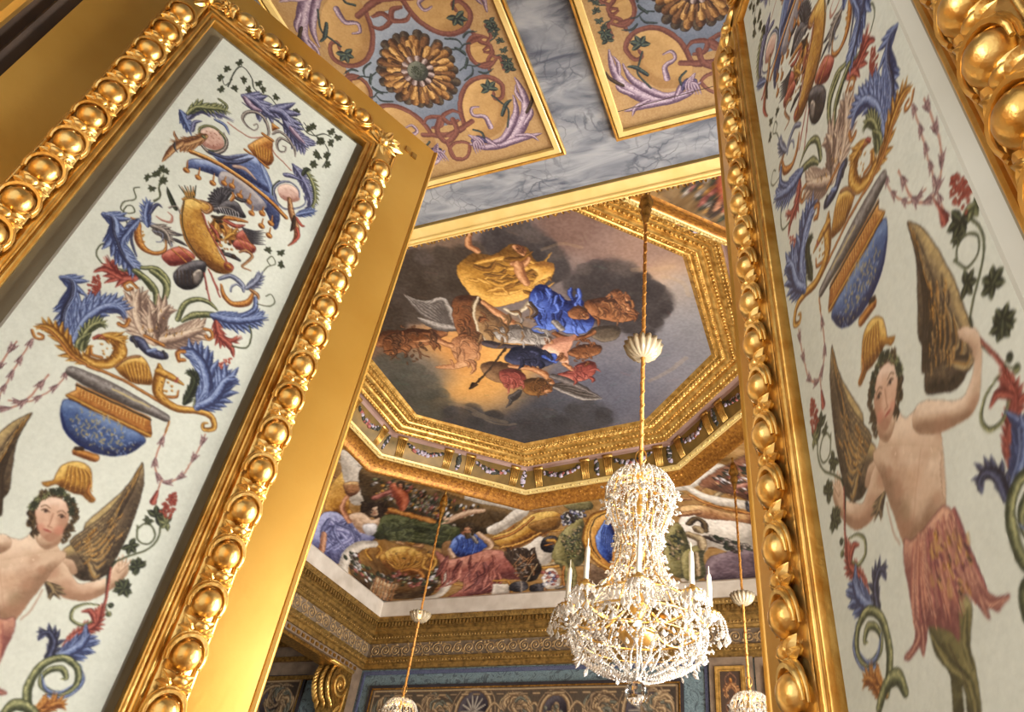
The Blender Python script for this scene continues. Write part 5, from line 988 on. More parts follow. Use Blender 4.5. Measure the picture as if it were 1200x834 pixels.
head(345, 342, 22, 'Dk'); head(722, 422, 23, 'H', True); c.D(628, 372, 8, 'F'); c.D(450, 240, 14, ((178,112,80),(210,150,110),(120,70,50))); head(450, 240, 14, 'Dk')
for q in range(30): x, y = random.uniform(360,560), random.uniform(500,600); c.S([(x, y), (x+random.uniform(4,14), y+random.uniform(-10,4))], random.uniform(3,6), random.choice(['Gd','Dk','O']), n=2)
for q in range(24): x, y = random.uniform(820,1040), random.uniform(380,470); c.S([(x, y), (x+16, y-10), (x+30, y-22)], random.uniform(3,7), random.choice(['Gd','O','Br']), n=2)
c.O(560, 580, 6.415)
c.fill([(70,250),(180,190),(300,95),(385,105),(360,160),(230,245),(110,300)], WB); c.S([(-20,30),(120,52),(300,92),(400,105),(650,68)], [16,20,24,24,18], WB)
c.fill([(110,315),(260,262),(400,150),(560,120),(650,170),(560,250),(480,310),(350,370),(240,430),(180,400)], OC); c.S([(130,330),(280,280),(420,170)], 24, 'O'); c.S([(180,400),(330,360),(470,290)], 26, 'Gd'); c.fill([(380,230),(500,180),(620,170),(600,250),(470,280)], ((124,84,36),(160,114,54),(84,56,28)))
c.fill([(250,430),(360,380),(480,312),(580,420),(520,520),(420,510)], WB); c.fill([(195,440),(260,425),(330,410),(390,440),(450,480),(480,560),(430,640),(330,640),(290,560)], 'Dk')
for q in range(16): x = random.uniform(220,470); c.T([(x, 470),(x+random.uniform(-20,20), 430),(x+random.uniform(-30,30), 395)], 22, 'Dk')
for q in range(22): c.S([(random.uniform(270,430), random.uniform(440,620)), (random.uniform(270,430), random.uniform(440,620))], 8, random.choice(['Br','Dk','Gy']), n=2)
c.S([(365,655),(405,590),(450,520)], 10, 'Be'); c.D(310, 690, 55, 'K'); c.S([(320,650),(330,720),(310,770)], 12, 'Gy'); c.D(450, 700, 48, 'K'); c.S([(440,740),(480,790),(515,760),(510,700)], 16, 'Br')
c.fill([(490,640),(520,560),(580,560),(620,640),(600,700),(520,700)], WB); [c.D(random.uniform(490,600), random.uniform(580,680), random.uniform(8,20), random.choice(['Re','Pk','P','Wh'])) for q in range(30)]; c.S([(600,700),(660,680),(700,670)], 24, 'Gy')
c.D(550, 370, 70, 'K'); c.S([(530,340),(580,350),(600,400)], [24,34,20], 'G'); c.S([(510,380),(560,370)], 12, 'O')
c.fill([(560,460),(620,300),(700,220),(790,170),(800,480),(720,540),(640,520)], 'Ol'); foliage([(620,300),(780,220),(780,460),(660,480)], 150, 12, ['Ol','Be','Gr','Gk'])
c.S([(600,500),(650,530),(670,660)], [40,50,30], 'Ol'); c.S([(650,540),(640,600),(650,680)], 16, 'O'); c.S([(700,500),(720,580),(720,680)], 40, 'Ol'); foliage([(620,160),(800,60),(820,160),(640,240)], 150, 14, ['K','Gk','Dk','Wh','P']); c.fill([(640,60),(760,30),(860,60),(850,110),(700,110)], ((104,96,62),(140,130,86),(66,62,42)))
c.O(640, 580, 6.95)
c.fill([(480,130),(370,180),(310,300),(330,440),(420,560),(540,640),(700,600),(760,400),(700,200)], ((186,124,52),(220,166,84),(130,82,34))); c.S([(500,130),(380,175),(320,300),(335,430),(420,545),(510,600)], 40, 'G'); c.S([(480,150),(400,200),(360,320),(380,430),(440,520)], 8, 'Dk')
c.fill([(470,225),(500,205),(530,240),(570,340),(575,400),(540,440),(535,550),(480,520),(430,465),(405,345)], 'Bb'); [c.T([(480+q*12,250+q*16),(460+q*16,330+q*14),(470+q*14,430+q*12)], 22, 'Bb') for q in range(6)]
c.fill([(330,560),(480,620),(560,680),(540,760),(330,760)], ((104,80,60),(136,108,82),(70,54,44)))
c.O(580, 480, 3.206)
c.fill([(700,365),(780,360),(870,385),(985,400),(985,450),(900,440),(800,420),(720,405)], 'Br'); c.S([(640,300),(720,288),(800,250),(860,215)], 26, WB); c.S([(725,292),(800,332),(900,352),(990,366)], 40, WB); c.S([(735,322),(820,360),(985,395)], 14, 'O')
c.fill([(770,275),(880,205),(985,170),(985,335),(900,320),(820,300)], ((92,56,40),(130,84,60),(56,36,28))); foliage([(800,280),(900,210),(985,200),(985,330)], 160, 8, ['Re','Dk','Wh','Gk','Br']); c.S([(900,290),(960,280)], 16, 'Pk')
c.fill([(700,400),(790,410),(985,440),(985,545),(900,540),(800,520),(770,640),(700,640)], WB); c.fill([(800,570),(850,540),(985,528),(985,655),(800,645)], ((98,78,88),(122,102,110),(70,54,64)))
c.S([(790,478),(860,500),(985,528)], [14,20,20], 'Dk'); foliage([(800,470),(880,490),(985,520),(900,540)], 90, 9, ['Dk','Gk','Gy'])
c.fill([(640,480),(690,425),(735,520),(720,630),(650,600)], 'Ol'); foliage([(650,480),(700,440),(720,560),(660,560)], 70, 8, ['Ol','Be','Gk']); c.fill([(700,560),(735,520),(790,510),(785,560),(790,625),(720,640)], 'Ol'); c.S([(730,430),(755,410),(785,425),(790,455)], 20, 'H'); c.D(765, 450, 18, 'Be'); c.S([(735,470),(775,490),(780,520)], [30,36,24], 'Be'); c.S([(760,540),(765,620)], 16, 'Be'); c.S([(690,395),(770,385)], 20, 'Br'); c.S([(645,655),(800,650)], 14, 'O')
c.S([(950,345),(955,380)], [6,14], 'K')
CI = warp(desat(c.I, .08), .9, 7, 16)
cvr = empty('painted_cove', (RC[0], RC[1], 3.97), label='painted cove between cornice and octagonal frame, with robed figures, sphinxes and garlands', cat='mural', kind='thing')
def cove_part(p0, p1, nm, lab, st, st_t, kind=None):
    ph = np.linspace(p0, p1, int((p1-p0)*st)+1); t = np.linspace(1, 0, st_t); A_, B_ = np.meshgrid(ph, t); P = cove(A_, B_)
    a = np.mod(A_ + 90, 360) - 90; a = np.where(a < 31, 180-a, a); a = np.where(a > 189, 360-a, a); a = np.clip(a, 30.5, 189.5)
    fx = np.clip((190-a)*KP, 0, CI.shape[1]-1.01); fy = np.clip((1-B_)*CH, 0, CI.shape[0]-1.01)
    grid_mesh(nm, P, sample(CI, fx, fy), MAT['painted_canvas'], cvr, label=lab)
cove_part(45, 134, 'cove_side', 'cove over the back wall with robed figures and sphinxes', 6.5, 160)
cove_part(134, 226, 'cove_side', 'cove over the left wall with blue-robed woman', 5, 120)
cove_part(226, 315, 'cove_side', 'cove above the entrance side of the room', 2, 40)
cove_part(-45, 45, 'cove_side', 'cove over the right wall, behind the right door leaf', 4, 100)
# ================================================================ wall hangings, console and pilaster
TK = 160.0
def tapestry(name, x0, x1, z1, z0, y, lab, seed, left_x=None):
    random.seed(seed); W, H = x1-x0, z1-z0; c = Canvas(W*TK, H*TK, (44, 40, 38), lambda a, b: (a, b)); c.wk = 1.0; w, h = c.w, c.h
    c.fill([(0,0),(w,0),(w,h),(0,h)], ((58,50,44),(78,68,58),(36,30,28)), smooth=False, closed_edge=False)
    bd = int(.62*TK)
    c.fill([(bd,bd),(w-bd,bd),(w-bd,h-bd),(bd,h-bd)], ((84,92,84),(112,118,104),(58,62,58)), smooth=False)
    BE = ((150,126,96),(192,168,130),(92,72,54)); B2 = ((122,102,80),(158,136,108),(70,56,46)); GR = ((98,98,88),(132,130,114),(60,60,54))
    def cart(x, y, big):
        rx, ry = (34, 40) if big else (26, 30)
        P = [(x+rx*math.cos(a), y+ry*math.sin(a)) for a in np.linspace(0, 2*PI, 11)[:-1]]; c.fill(P, ((56,50,56),(80,74,80),(34,30,34)))
        c.S([(x+rx*1.12*math.cos(a), y+ry*1.1*math.sin(a)) for a in np.linspace(0, 2*PI, 13)], 8, BE); c.S([(x+rx*1.42*math.cos(a), y+ry*1.35*math.sin(a)) for a in np.linspace(0, 2*PI, 13)], 5, B2)
        if big:
            for k in range(7): a = k*PI/7; c.T([(x-rx*.8*math.cos(a), y-ry*.8*math.sin(a)), (x, y), (x+rx*.8*math.cos(a), y+ry*.8*math.sin(a))], 5, ((150,142,130),(184,176,164),(100,92,86)))
        else:
            for k in range(16): c.D(x+random.gauss(0, 9), y+random.gauss(0, 11), random.uniform(3, 7), random.choice([BE, GR, B2]))
    def fl_(x, y, n, s):
        for k in range(n): a = random.random()*6.28; r = random.random()*s; c.T([(x+r*math.cos(a), y+r*math.sin(a)), (x+(r+9)*math.cos(a+.3), y+(r+9)*math.sin(a+.3)), (x+(r+14)*math.cos(a+.9), y+(r+14)*math.sin(a+.9))], random.uniform(5, 10), random.choice([BE, BE, B2, GR]))
    n = max(2, int(w/190)); st = (w-2*bd+60)/n
    for row in (0, 1):
        y_ = 48 if row == 0 else h-48
        for k in range(n+1):
            x = bd-30 + k*st; cart(x, y_, k % 2 == 1)
            if k < n:
                fl_(x+st*.5, y_, 60, 30); 
                for sg in (-1, 1): c.S([(x+st*.5, y_+sg*4), (x+st*.3, y_+30), (x+st*.16, y_+12), (x+st*.24, y_-16), (x+st*.34, y_-6)] if sg > 0 else [(x+st*.5, y_-4), (x+st*.7, y_+30), (x+st*.84, y_+12), (x+st*.76, y_-16), (x+st*.66, y_-6)], [9,8,7,6,4], BE)
    for col in (0, 1):
        x_ = 46 if col == 0 else w-46
        for k in range(int((h-120)/110)+1):
            yy = 120 + k*110; cart(x_, yy, k % 2 == 0); fl_(x_, yy+55, 40, 24)
        fl_(x_, 46, 60, 26)
    c.S([(5,5),(w-5,5)], 5, BE, n=2); c.S([(5,5),(5,h-5)], 5, BE, n=2); c.S([(w-5,5),(w-5,h-5)], 5, BE, n=2); c.S([(4,92),(w-4,92)], 4, B2, n=2)
    for k in range(int(w/26)): c.S([(k*26+6, 14),(k*26+18, 14)], 5, B2 if k % 2 else BE, n=2)
    for k in range(40): x, y2 = random.uniform(bd, w-bd), random.uniform(bd, h-bd); c.soft(x, y2, random.uniform(20, 60), random.choice([(96,100,88),(128,116,92),(66,76,70),(110,112,120)]), .5); fl_(x, y2, 8, 30)
    root = empty(name, ((x0+x1)/2, y, z0), label=lab, cat='tapestry')
    Ug, Vg = np.meshgrid(np.linspace(x0, x1, int(W*110)), np.linspace(z1, z0, int(H*70))); P = np.zeros(Ug.shape + (3,)); P[..., 0] = Ug; P[..., 1] = y - .012 - .006*np.sin(Ug*5.1); P[..., 2] = Vg
    I = np.clip(c.I, 0, 255); fx = np.clip((Ug-x0)*TK-.5, 0, w-1.01); fy = np.clip((z1-Vg)*TK-.5, 0, h-1.01)
    grid_mesh('woven_field', P, sample(I, fx, fy), MAT['tapestry'], root, flip=False)
    m = M(); e = .045; m.box((x0-e, y-.03, z1), (x1+e, y, z1+e)); m.box((x0-e, y-.03, z0-e), (x1+e, y, z0)); m.box((x0-e, y-.03, z0), (x0, y, z1)); m.box((x1, y-.03, z0), (x1+e, y, z1)); m.build('dark_border', MAT['dark'], root, smooth=False)
    m = M(); m.box((x0-e*.15, y-.034, z1-.012), (x1+e*.15, y-.024, z1+.006)); m.box((x0-.008, y-.034, z0), (x0+.008, y-.024, z1)); m.box((x1-.008, y-.034, z0), (x1+.008, y-.024, z1)); m.build('gilt_edge', MAT['gold_old'], root, smooth=False)
MAT['dark'] = mixed('dark_border', (30,26,30), (46,40,46), 8, .7)
pL, pR = [ (lambda r: r/r[1]*YB)(ray(*q)) for q in ((441, 798), (797, 786)) ]
tapestry('wall_tapestry', float(pL[0]), float(pR[0]), 2.84, -.6, YB-.01, 'wide tapestry with cartouche border hanging on the back wall behind the chandelier', 3)
qL = ray(357, 795); qL = qL/qL[1]*8.61
tapestry('wall_tapestry', -9.1, float(qL[0]), float(qL[2]), -.6, 8.61, 'narrow tapestry in the dim alcove at the lower left', 5)
# blue braid round the brocade, and the pilaster strip on the right
MAT['braid'] = mixed('blue_braid', (64,70,98), (92,98,126), 60, .6)
m = M(); m.box((XL+.04, YB-.02, 3.03), (-1.62, YB-.002, 3.075)); m.box((-1.66, YB-.02, -1.5), (-1.62, YB-.002, 3.03)); m.box((XL+.04, YB-.02, -1.5), (XL+.07, YB-.002, 3.03)); m.build('trim_11', MAT['braid'], smooth=False, kind='structure', label='narrow blue braid edging the brocade')
pil = empty('wall_pilaster', (-1.4, YB-.03, -1.5), label='grey-brown pilaster with gilt-edged ornament panel right of the brocade', cat='pilaster', kind='thing')
m = M(); m.box((-1.60, YB-.06, -1.5), (-1.10, YB-.001, 3.1)); m.build('shaft', MAT['stone'], pil, smooth=False)
def rect_frame(m, x0, x1, z0, z1, y, w, d):
    m.box((x0, y-d, z1-w), (x1, y, z1)); m.box((x0, y-d, z0), (x1, y, z0+w)); m.box((x0, y-d, z0+w), (x0+w, y, z1-w)); m.box((x1-w, y-d, z0+w), (x1, y, z1-w))
m = M(); rect_frame(m, -1.53, -1.19, -1.2, 2.99, YB-.06, .035, .03); rect_frame(m, -1.49, -1.23, -1.16, 2.95, YB-.06, .012, .02); m.build('gilt_frame', MAT['gold_room'], pil, smooth=False)
c = Canvas(60, 560, (70, 54, 44), lambda a, b: (a, b))
for k in range(14):
    y = 20+k*40; c.S([(30,y-16),(44,y-6),(30,y+6),(16,y-6),(30,y-16)], 5, ((104,74,56),(140,104,80),(60,40,34))); c.A([(30,y),(44,y+10),(38,y+22)], 10, 'Br'); c.A([(30,y),(16,y+10),(22,y+22)], 10, 'Br'); c.D(30, y-5, 4, 'O')
Ug, Vg = np.meshgrid(np.linspace(-1.49, -1.23, 30), np.linspace(2.95, -1.16, 300)); P = np.stack([Ug, Ug*0+YB-.062, Vg], -1); grid_mesh('ornament_panel', P, sample(np.clip(c.I, 0, 255), np.clip((Ug+1.49)/.26*60-.5, 0, 58), np.clip((2.95-Vg)/4.11*560-.5, 0, 558)), MAT['painted_canvas'], pil)
dc = empty('panelled_doorcase', (-.5, YB-.03, -1.5), label='gilt-framed dark panel beside the pilaster at the right end of the back wall', cat='doorcase', kind='thing')
m = M(); m.box((-1.08, YB-.03, -1.5), (.9, YB-.001, 3.1)); m.build('surround', MAT['stone'], dc, smooth=False)
m = M(); rect_frame(m, -.98, .85, -1.3, 2.98, YB-.03, .04, .04); rect_frame(m, -.90, .78, -1.3, 2.90, YB-.03, .02, .03); rect_frame(m, -.84, .70, -1.3, 2.72, YB-.03, .06, .05); m.build('gilt_moulding', MAT['gold_room'], dc, smooth=False)
m = M(); m.box((-.78, YB-.045, -1.24), (.64, YB-.031, 2.66)); m.build('dark_panel', MAT['dark'], dc, smooth=False)
# scrolled console bracket at the corner of the alcove opening
cb = empty('console_bracket', (XL-.02, 8.5, 1.6), label='gilt scrolled acanthus console at the corner of the alcove opening', cat='bracket', kind='thing')
def spiral(cx, cy, r0, r1, a0, turns, n=30): return [(cx + (r0+(r1-r0)*t)*math.cos(a0+2*PI*turns*t), cy + (r0+(r1-r0)*t)*math.sin(a0+2*PI*turns*t)) for t in np.linspace(0, 1, n)]
outl = cr([(0,0),(-.24,.0),(-.33,-.04),(-.39,-.13),(-.40,-.24),(-.35,-.36),(-.27,-.44),(-.22,-.56),(-.19,-.76),(-.18,-1.1),(-.10,-1.3),(0,-1.35)], 5, True)
m = M(); m.prism([tuple(p) for p in outl], (-.26, 0, 0), (XL+.005, 8.735, 3.0), (0, 1, 0), (0, 0, 1)); weighted(m.build('body', MAT['gold_old'], cb), 40)
m = M()
for X in (XL+.012,):
    m.tube([(X, 8.735+p[0], 3.0+p[1]) for p in spiral(-.205, -.215, .02, .155, 0, 2.0, 44)], np.linspace(.011, .019, 44), 6)
    m.tube([(X, 8.735+p[0], 3.0+p[1]) for p in cr([(-.06,-.25),(-.08,-.5),(-.15,-.65),(-.14,-.9),(-.08,-1.2)], 6)], .02, 6); m.put(SPL, mat4((X, 8.735-.205, 2.785), (.025, 0, 0), (0, .035, 0), (0, 0, .035)))
    for k in range(9): t = k/8; m.put(petal(.35, .4, 5), mat4((X, 8.735-.12+.02*math.sin(k), 2.55-.13*k), (0, -.10*(1-.5*t), -.12), (.02, .09, 0), (.08, 0, 0)))
m.build('volute', MAT['gold_room'], cb)
m = M()
for k in range(11):
    p = outl[min(len(outl)-1, 8+k*2)]; q = outl[min(len(outl)-1, 10+k*2)]; o = np.array([XL-.13, 8.735+p[0], 3.0+p[1]]); d = np.array([0, q[0]-p[0], q[1]-p[1]]); d = d/np.linalg.norm(d); nn = np.array([0, d[2], -d[1]])
    if nn[1] > 0: nn = -nn
    for s_ in (-1, 0, 1): m.put(petal(.3, .5, 5), mat4(o + np.array([.08*s_, 0, 0]), d*.13 + np.array([.04*s_, 0, 0]) + nn*.03, (.12, 0, 0), nn*.12))
m.build('acanthus_leaf', MAT['gold_room'], cb)
m = M()
for k in range(5): m = M(); m.tube([(XL-.23+.05*k, 8.56, 2.2), (XL-.23+.05*k, 8.60, 1.7)], .018, 6); m.build('flute', MAT['gold_room'], cb)
m = M(); m.box((XL-.28, 8.24, 2.985), (XL+.03, 8.738, 3.02)); m.build('abacus', MAT['gold_room'], cb)
# ================================================================ chandeliers
def chand(cx, cy, lab, proto=None):
    pass
random.seed(11); CZ = 0.0
BEAD = SPT; 
def drop():
    """cut pendant: elongated faceted almond hanging from z=0"""
    V = [(0,0,0)] + [(.22*math.cos(a), .12*math.sin(a), -.32) for a in np.linspace(0, 2*PI, 7)[:-1]] + [(.34*math.cos(a), .16*math.sin(a), -.66) for a in np.linspace(0, 2*PI, 7)[:-1]] + [(0,0,-1)]
    Fc = [(0,1+i,1+(i+1) % 6) for i in range(6)] + [(1+i,7+i,7+(i+1) % 6,1+(i+1) % 6) for i in range(6)] + [(7+i,13,7+(i+1) % 6) for i in range(6)]; return np.array(V), Fc
DRP = drop()
def chain(m, P, sz, jit=.15):
    """faceted beads strung along points"""
    P = np.asarray(P, float); seg = np.linalg.norm(np.diff(P, axis=0), axis=1); L = seg.sum(); n = max(2, int(L/(sz*1.75))); s = np.concatenate([[0], np.cumsum(seg)])
    for k in range(n):
        d = (k+.5)/n*L; c = np.array([np.interp(d, s, P[:, j]) for j in range(3)]); a = random.random()*3; r = sz*random.uniform(1-jit, 1+jit)
        m.put(OCT, mat4(c, (r*math.cos(a), r*math.sin(a), 0), (-r*math.sin(a), r*math.cos(a), 0), (0, 0, r)))
def cyl(r, a, z): return np.array([r*math.cos(a), r*math.sin(a), z])
def sag(p, q, s, n=9): t = np.linspace(0, 1, n)[:, None]; R_ = p*(1-t) + q*t; R_[:, 2] -= (s*4*t*(1-t))[:, 0]; return R_
FACE = math.atan2(-3.27, .9)      # direction from the near chandelier towards the doorway
def build_chandelier(loc):
    root = empty('crystal_chandelier', loc)
    ox, oy, oz = loc
    def fin(m, nm, mt, parent=root, smooth=True, **k):
        m.V = [v + np.array([ox, oy, 0]) for v in m.V]; return m.build(nm, mt, parent, smooth=smooth, **k)
    z2 = lambda z: z      # heights are relative to the eye
    # cord, knot, hanging loop
    m = M(); m.tube([(0, 0, 2.14), (0, 0, 4.3)], .0115, 8)
    for k in range(150): a = k*.9; m.put(SPT, mat4((.008*math.cos(a), .008*math.sin(a), 2.15 + k*.0143), (.008, 0, 0), (0, .008, 0), (0, 0, .010)))
    fin(m, 'cord', MAT['cord'])
    m = M(); m.lathe([(.006, 4.48), (.02, 4.47), (.03, 4.44), (.045, 4.38), (.05, 4.34), (.03, 4.31), (.04, 4.27), (.028, 4.23), (.02, 4.17), (.012, 4.13)], n=12, wav=lambda a, r, z: .12*math.cos(6*a)); m.tube([(0,0,4.45),(0,0,4.62)], .012, 6); fin(m, 'ceiling_hook', MAT['gold_old'])
    # scalloped glass dish on the cord
    m = M(); m.lathe([(.014, 2.90), (.05, 2.905), (.082, 2.93), (.102, 2.965), (.112, 3.0), (.108, 3.0), (.094, 2.968), (.072, 2.94), (.045, 2.92), (.014, 2.915)], n=96, wav=lambda a, r, z: (.17*abs(math.sin(8*a))-.09)*(r/.1)); fin(m, 'glass_dish', MAT['dish'])
    m = M()
    for k in range(70): a = random.random()*6.28; r = random.uniform(.01, .05); m.put(OCT, mat4((r*math.cos(a), r*math.sin(a), 2.925+random.random()*.02), (.008, 0, 0), (0, .008, 0), (0, 0, .008)))
    fin(m, 'dish_crystals', MAT['crystal'], smooth=False)
    m = M(); m.tube([(.03*math.sin(a), 0, 2.16+.045-.045*math.cos(a)) for a in np.linspace(0, 2*PI, 14)], .0035, 5); m.put(SPL, mat4((0, 0, 2.13), (.02, 0, 0), (0, .02, 0), (0, 0, .024))); fin(m, 'hanging_loop', MAT['gold_carved'])
    # gilt frame: stem and rings
    m = M(); m.lathe([(.008, 2.13), (.03, 2.09), (.012, 2.05), (.010, 1.95), (.026, 1.9), (.012, 1.86), (.010, 1.72), (.024, 1.68), (.034, 1.64), (.012, 1.6), (.012, 1.46), (.03, 1.42), (.05, 1.38), (.02, 1.33), (.016, 1.24), (.05, 1.21), (.075, 1.235), (.085, 1.26)], n=16)
    for r, z, t in ((.155, 1.95, .004), (.10, 1.74, .0035), (.105, 1.62, .004), (.235, 1.40, .0055), (.30, 1.29, .0055), (.27, 1.22, .003)): m.tube([cyl(r, a, z) for a in np.linspace(0, 2*PI, 33)], t, 5, cap=False)
    for k in range(8):
        a = k*PI/4; m.tube([cyl(r, a, z) for r, z in ((.03, 2.08), (.13, 2.05), (.157, 1.95), (.13, 1.82), (.10, 1.72), (.105, 1.62), (.15, 1.50), (.235, 1.40), (.30, 1.29))], .0035, 4)
    fin(m, 'gilt_frame', MAT['gold_carved'])
    for k in range(12): m = M(); a = k*PI/6+.2; r, z = random.choice([(.14, 1.98), (.15, 1.9), (.12, 1.52), (.2, 1.42), (.24, 1.36)]); m.put(petal(.5, .4, 5), mat4(cyl(r, a, z), cyl(.045, a, -.01), cyl(.045, a+PI/2, 0), (0, 0, .04))); fin(m, 'gilt_leaf', MAT['gold_carved'])
    # central lamp in its gilt cup, and a small lamp high in the neck
    for rr, zz in ((0.03, 1.285), (.05, 1.665)):
        m = M(); m.put(SPL, mat4(cyl(rr, FACE, zz), (.018, 0, 0), (0, .018, 0), (0, 0, .024))); fin(m, 'lamp', MAT['bulb'])
    m = M(); m.lathe([(.01, 1.20), (.05, 1.205), (.085, 1.235), (.092, 1.25), (.085, 1.245), (.05, 1.215), (.01, 1.21)], n=20); fin(m, 'gilt_cup', MAT['gold_carved'])
    # arms with drip pans and candles
    for k in range(8):
        a = FACE + k*PI/4; m = M(); m.tube([cyl(r, a, z) for r, z in cr([(.09, 1.33), (.16, 1.27), (.25, 1.27), (.31, 1.30), (.33, 1.355)], 5)], .0055, 6); ar = fin(m, 'arm', MAT['gold_carved'])
        m = M(); m.lathe([(.008, 1.352), (.03, 1.355), (.042, 1.372), (.04, 1.372), (.014, 1.36), (.014, 1.395), (.011, 1.40)], c=(.33*math.cos(a), .33*math.sin(a), 0), n=14, wav=lambda b, r, z: .1*math.cos(7*b) if r > .03 else 0); fin(m, 'drip_pan', MAT['gold_carved'], parent=ar)
        m = M(); m.lathe([(.0, 1.39), (.0115, 1.39), (.0112, 1.50), (.0105, 1.545), (.008, 1.555), (.003, 1.562), (.0015, 1.60), (0, 1.602)], c=(.33*math.cos(a), .33*math.sin(a), 0), n=12); fin(m, 'candle', MAT['candle'], parent=ar)
        m = M()
        for q in range(12): b = q*PI/6; p = cyl(.33, a, 1.365) + cyl(.044, b, 0); L = random.uniform(.035, .055); m.put(DRP, mat4(p, (L*math.cos(b+1.57), L*math.sin(b+1.57), 0), (L*math.cos(b), L*math.sin(b), 0), (0, 0, L)))
        for q in range(5): b = a + (q-2)*.5; p = cyl(.33, a, 1.36) + cyl(.045, b, 0); chain(m, [p, p + cyl(.02, b, -.03), p + cyl(.03, b, -.085)], .0062); m.put(DRP, mat4(p + cyl(.03, b, -.085), (.04, 0, 0), (0, .04, 0), (0, 0, .045)))
        fin(m, 'pan_crystals', MAT['crystal'], parent=ar, smooth=False)
    # bead strings: crown dome, neck, skirt, basket
    m = M()
    for k in range(26):
        a = 2*PI*k/26; b = a + 2*PI/26
        chain(m, cr([cyl(.015, a, 2.10), cyl(.11, a, 2.095), cyl(.165, a, 2.03), cyl(.178, a, 1.95), cyl(.155, a, 1.86), cyl(.115, a, 1.76)], 5), .0068)
        chain(m, cr([cyl(.112, a, 1.76), cyl(.105, b, 1.66), cyl(.125, b, 1.56), cyl(.175, a, 1.47), cyl(.235, b, 1.40)], 5), .0066)
    for k in range(18):
        a = 2*PI*k/18; b = a + 2*PI/18
        for r, z, s_ in ((.16, 1.97, .05), (.168, 1.93, .045), (.12, 1.74, .05), (.115, 1.64, .05), (.24, 1.41, .05), (.305, 1.29, .045)): chain(m, sag(cyl(r, a, z), cyl(r, b, z), s_), .0062)
    fin(m, 'bead_strings', MAT['crystal'], smooth=False, kind='stuff')
    m = M()
    for k in range(22):
        a = 2*PI*k/22; b = a + random.uniform(-.3, .45)
        chain(m, cr([cyl(.30, a, 1.29), cyl(.315, a, 1.24), cyl(.29, b, 1.17), cyl(.21, b, 1.11), cyl(.11, b, 1.075), cyl(.03, b, 1.06)], 5), .0072)
    for k in range(14):
        a = 2*PI*k/14 + random.uniform(-.1, .1)
        for q in (-1, 1): chain(m, cr([cyl(.305, a, 1.29), cyl(.30, a+q*.25, 1.19), cyl(.22, a+q*.5, 1.12), cyl(.10, a+q*.7, 1.07)], 5), .0066)
    fin(m, 'basket_strings', MAT['crystal'], smooth=False, kind='stuff')
    # single cut drops and rosettes: the largest as parts, the rest as one
    def one(m, r, a, z, L, tilt):
        p = cyl(r, a, z); out = cyl(1, a, 0); ax = -np.array([0, 0, 1.])*math.cos(tilt) + out*math.sin(tilt) + cyl(.35*random.uniform(-1, 1), a+PI/2, 0); ax /= np.linalg.norm(ax); u = np.cross(ax, out + .01); u /= np.linalg.norm(u); v = np.cross(u, ax)
        m.put(DRP, mat4(p, u*L, v*L, -ax*L))
    for k in range(70):
        r, z = random.choice([(.31, 1.27), (.315, 1.22), (.30, 1.18), (.25, 1.13), (.165, 1.95), (.24, 1.39), (.27, 1.34), (.17, 1.88)]); a = random.random()*2*PI; m = M(); one(m, r*random.uniform(.97, 1.06), a, z, random.uniform(.032, .05), random.uniform(.0, 1.2)); fin(m, 'crystal_drop', MAT['crystal'], smooth=False)
    m = M()
    for k in range(1300):
        t = random.random(); 
        if t < .30: th = random.random()*PI*.86 + .06; r, z = .02 + .163*math.sin(th)*random.uniform(.9, 1.08), 1.945 + .15*math.cos(th)
        elif t < .50: z = random.uniform(1.45, 1.80); r = np.interp(z, [1.4, 1.5, 1.62, 1.74, 1.8], [.235, .155, .112, .11, .13])*random.uniform(.9, 1.1)
        elif t < .72: r, z = random.uniform(.16, .33), random.uniform(1.28, 1.43)
        else: q = random.random(); r, z = np.interp(q, [0, .4, .7, 1], [.33, .31, .24, .08])*random.uniform(.92, 1.08), np.interp(q, [0, .4, .7, 1], [1.30, 1.20, 1.14, 1.10])
        one(m, r, random.random()*2*PI, z, random.uniform(.016, .034), random.uniform(-.2, 1.9))
    fin(m, 'small_drops', MAT['crystal'], smooth=False, kind='stuff')
    m = M(); m.lathe([(.006, 1.07), (.012, 1.055), (.02, 1.05)], n=10); 
    for k in range(8): a = k*PI/4; m.put(DRP, mat4(cyl(.014, a, 1.085), (.03, 0, 0), (0, .03, 0), (0, 0, .04)))
    fin(m, 'ball_cap', MAT['crystal'], smooth=False)
    m = M(); m.put(sphere(16, 10), mat4((0, 0, 1.0), (.05, 0, 0), (0, .05, 0), (0, 0, .05))); fin(m, 'cut_glass_ball', MAT['glass'], smooth=False)
    return root
MAT['cord'] = mixed('twisted_gold_cord', (176,112,44), (226,168,84), 60, .5, .4, .3)
MAT['dish'], nt, b = nodes('frosted_dish_glass'); b.inputs['Base Color'].default_value = (.80, .66, .44, 1); b.inputs['Roughness'].default_value = .12; b.inputs['Transmission Weight'].default_value = .55; b.inputs['IOR'].default_value = 1.45
CHX, CHY = -.905, 3.27; pos = [(CHX, CHY), (-.905, 6.95), (-4.37, 6.95), (-4.37, 3.27)]
main = build_chandelier((CHX, CHY, 1.0)); n0_ = list(main.children)
labs = ['large crystal chandelier with white candles hanging nearest the doorway', 'crystal chandelier cut off at the bottom right, its glass dish beside the right door leaf', 'crystal chandelier at the bottom left, seen by its cord and shining glass dish', 'crystal chandelier hidden behind the open left door leaf']
def copy_tree(o, parent=None):
    c = o.copy(); COL.objects.link(c); c.parent = parent
    for ch in o.children: copy_tree(ch, c)
    return c
tagit(main, labs[0], 'chandelier', 'crystal chandeliers in the four corners of the room')
for k in (1, 2):
    c_ = copy_tree(main); c_.location = (pos[k][0], pos[k][1], main.location[2]); c_['label'] = labs[k]
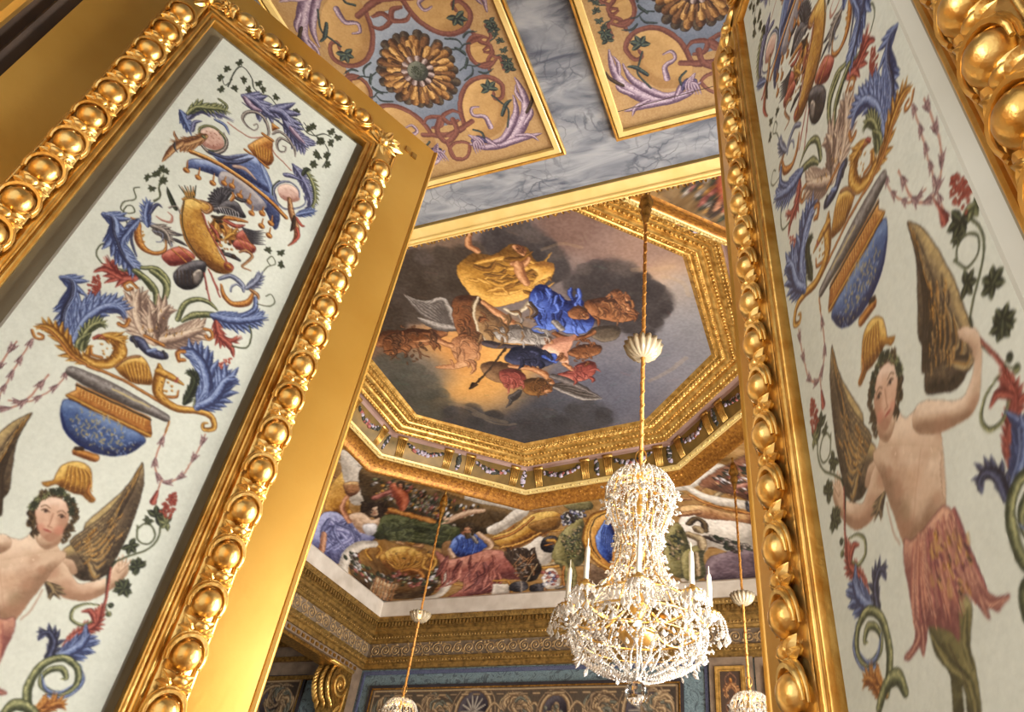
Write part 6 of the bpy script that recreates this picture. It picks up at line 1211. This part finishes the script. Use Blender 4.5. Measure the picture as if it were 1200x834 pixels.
dish_glint = [c for c in n0_ if c.name.startswith('lamp')][0].copy(); COL.objects.link(dish_glint); dish_glint.parent = [o for o in COL.objects if o.name == 'crystal_chandelier.002'][0]; dish_glint.location = (0.0, 0.0, 2.955-1.285); dish_glint.scale = (1, 1, 1)  # glowing bead added for the sparkle on the left dish, no lamp there
# ================================================================ light
w = bpy.data.worlds.new('daylight'); sc.world = w; w.use_nodes = True; bg = w.node_tree.nodes['Background']; bg.inputs[0].default_value = (1.0, .97, .93, 1); bg.inputs[1].default_value = 1.3
def area(name, loc, to, sx, sy, e, col=(1, .96, .9)):
    l = bpy.data.lights.new(name, 'AREA'); l.shape = 'RECTANGLE'; l.size = sx; l.size_y = sy; l.energy = e; l.color = col
    o = bpy.data.objects.new(name, l); COL.objects.link(o); o.location = (loc[0], loc[1], loc[2]+EYE)
    d = Vector(to) - Vector(loc); o.rotation_euler = d.to_track_quat('-Z', 'Y').to_euler(); return o
for k, y0 in enumerate((2.6, 4.7, 6.8)): area('window_daylight', (XR+.35, y0, .7), (-4, y0, 1.6), 1.4, 3.0, 420)
area('anteroom_fill', (-2.9, -2.6, .9), (.2, .5, .8), 1.6, 2.6, 95)  # added fill light to brighten the right leaf, no window built for it
area('passage_fill', (2.2, 1.0, .3), (-.8, .7, .5), 1.2, 2.2, 80, (.86, .94, 1.0))  # added side light that brightens the gilt stile of the left leaf
for q_, (x, y) in enumerate(pos[:3]):
    for z, e in ((1.42, 7), (2.06, 3)):
        l = bpy.data.lights.new('chandelier_light', 'POINT'); l.energy = e*(2.2 if q_ else 1); l.color = (1, .74, .42); l.shadow_soft_size = .08; o = bpy.data.objects.new('chandelier_light', l); COL.objects.link(o); o.location = (x, y, z+EYE)
sc.view_settings.view_transform = 'Standard'; sc.view_settings.look = 'None'; sc.view_settings.gamma = 1; sc.view_settings.use_curve_mapping = False; sc.view_settings.exposure = 0.0
sc.cycles.use_denoising = True; sc.cycles.max_bounces = 8; sc.cycles.diffuse_bounces = 4; sc.cycles.glossy_bounces = 4; sc.cycles.transmission_bounces = 6; sc.cycles.caustics_reflective = False; sc.cycles.caustics_refractive = False; sc.cycles.sample_clamp_indirect = 6
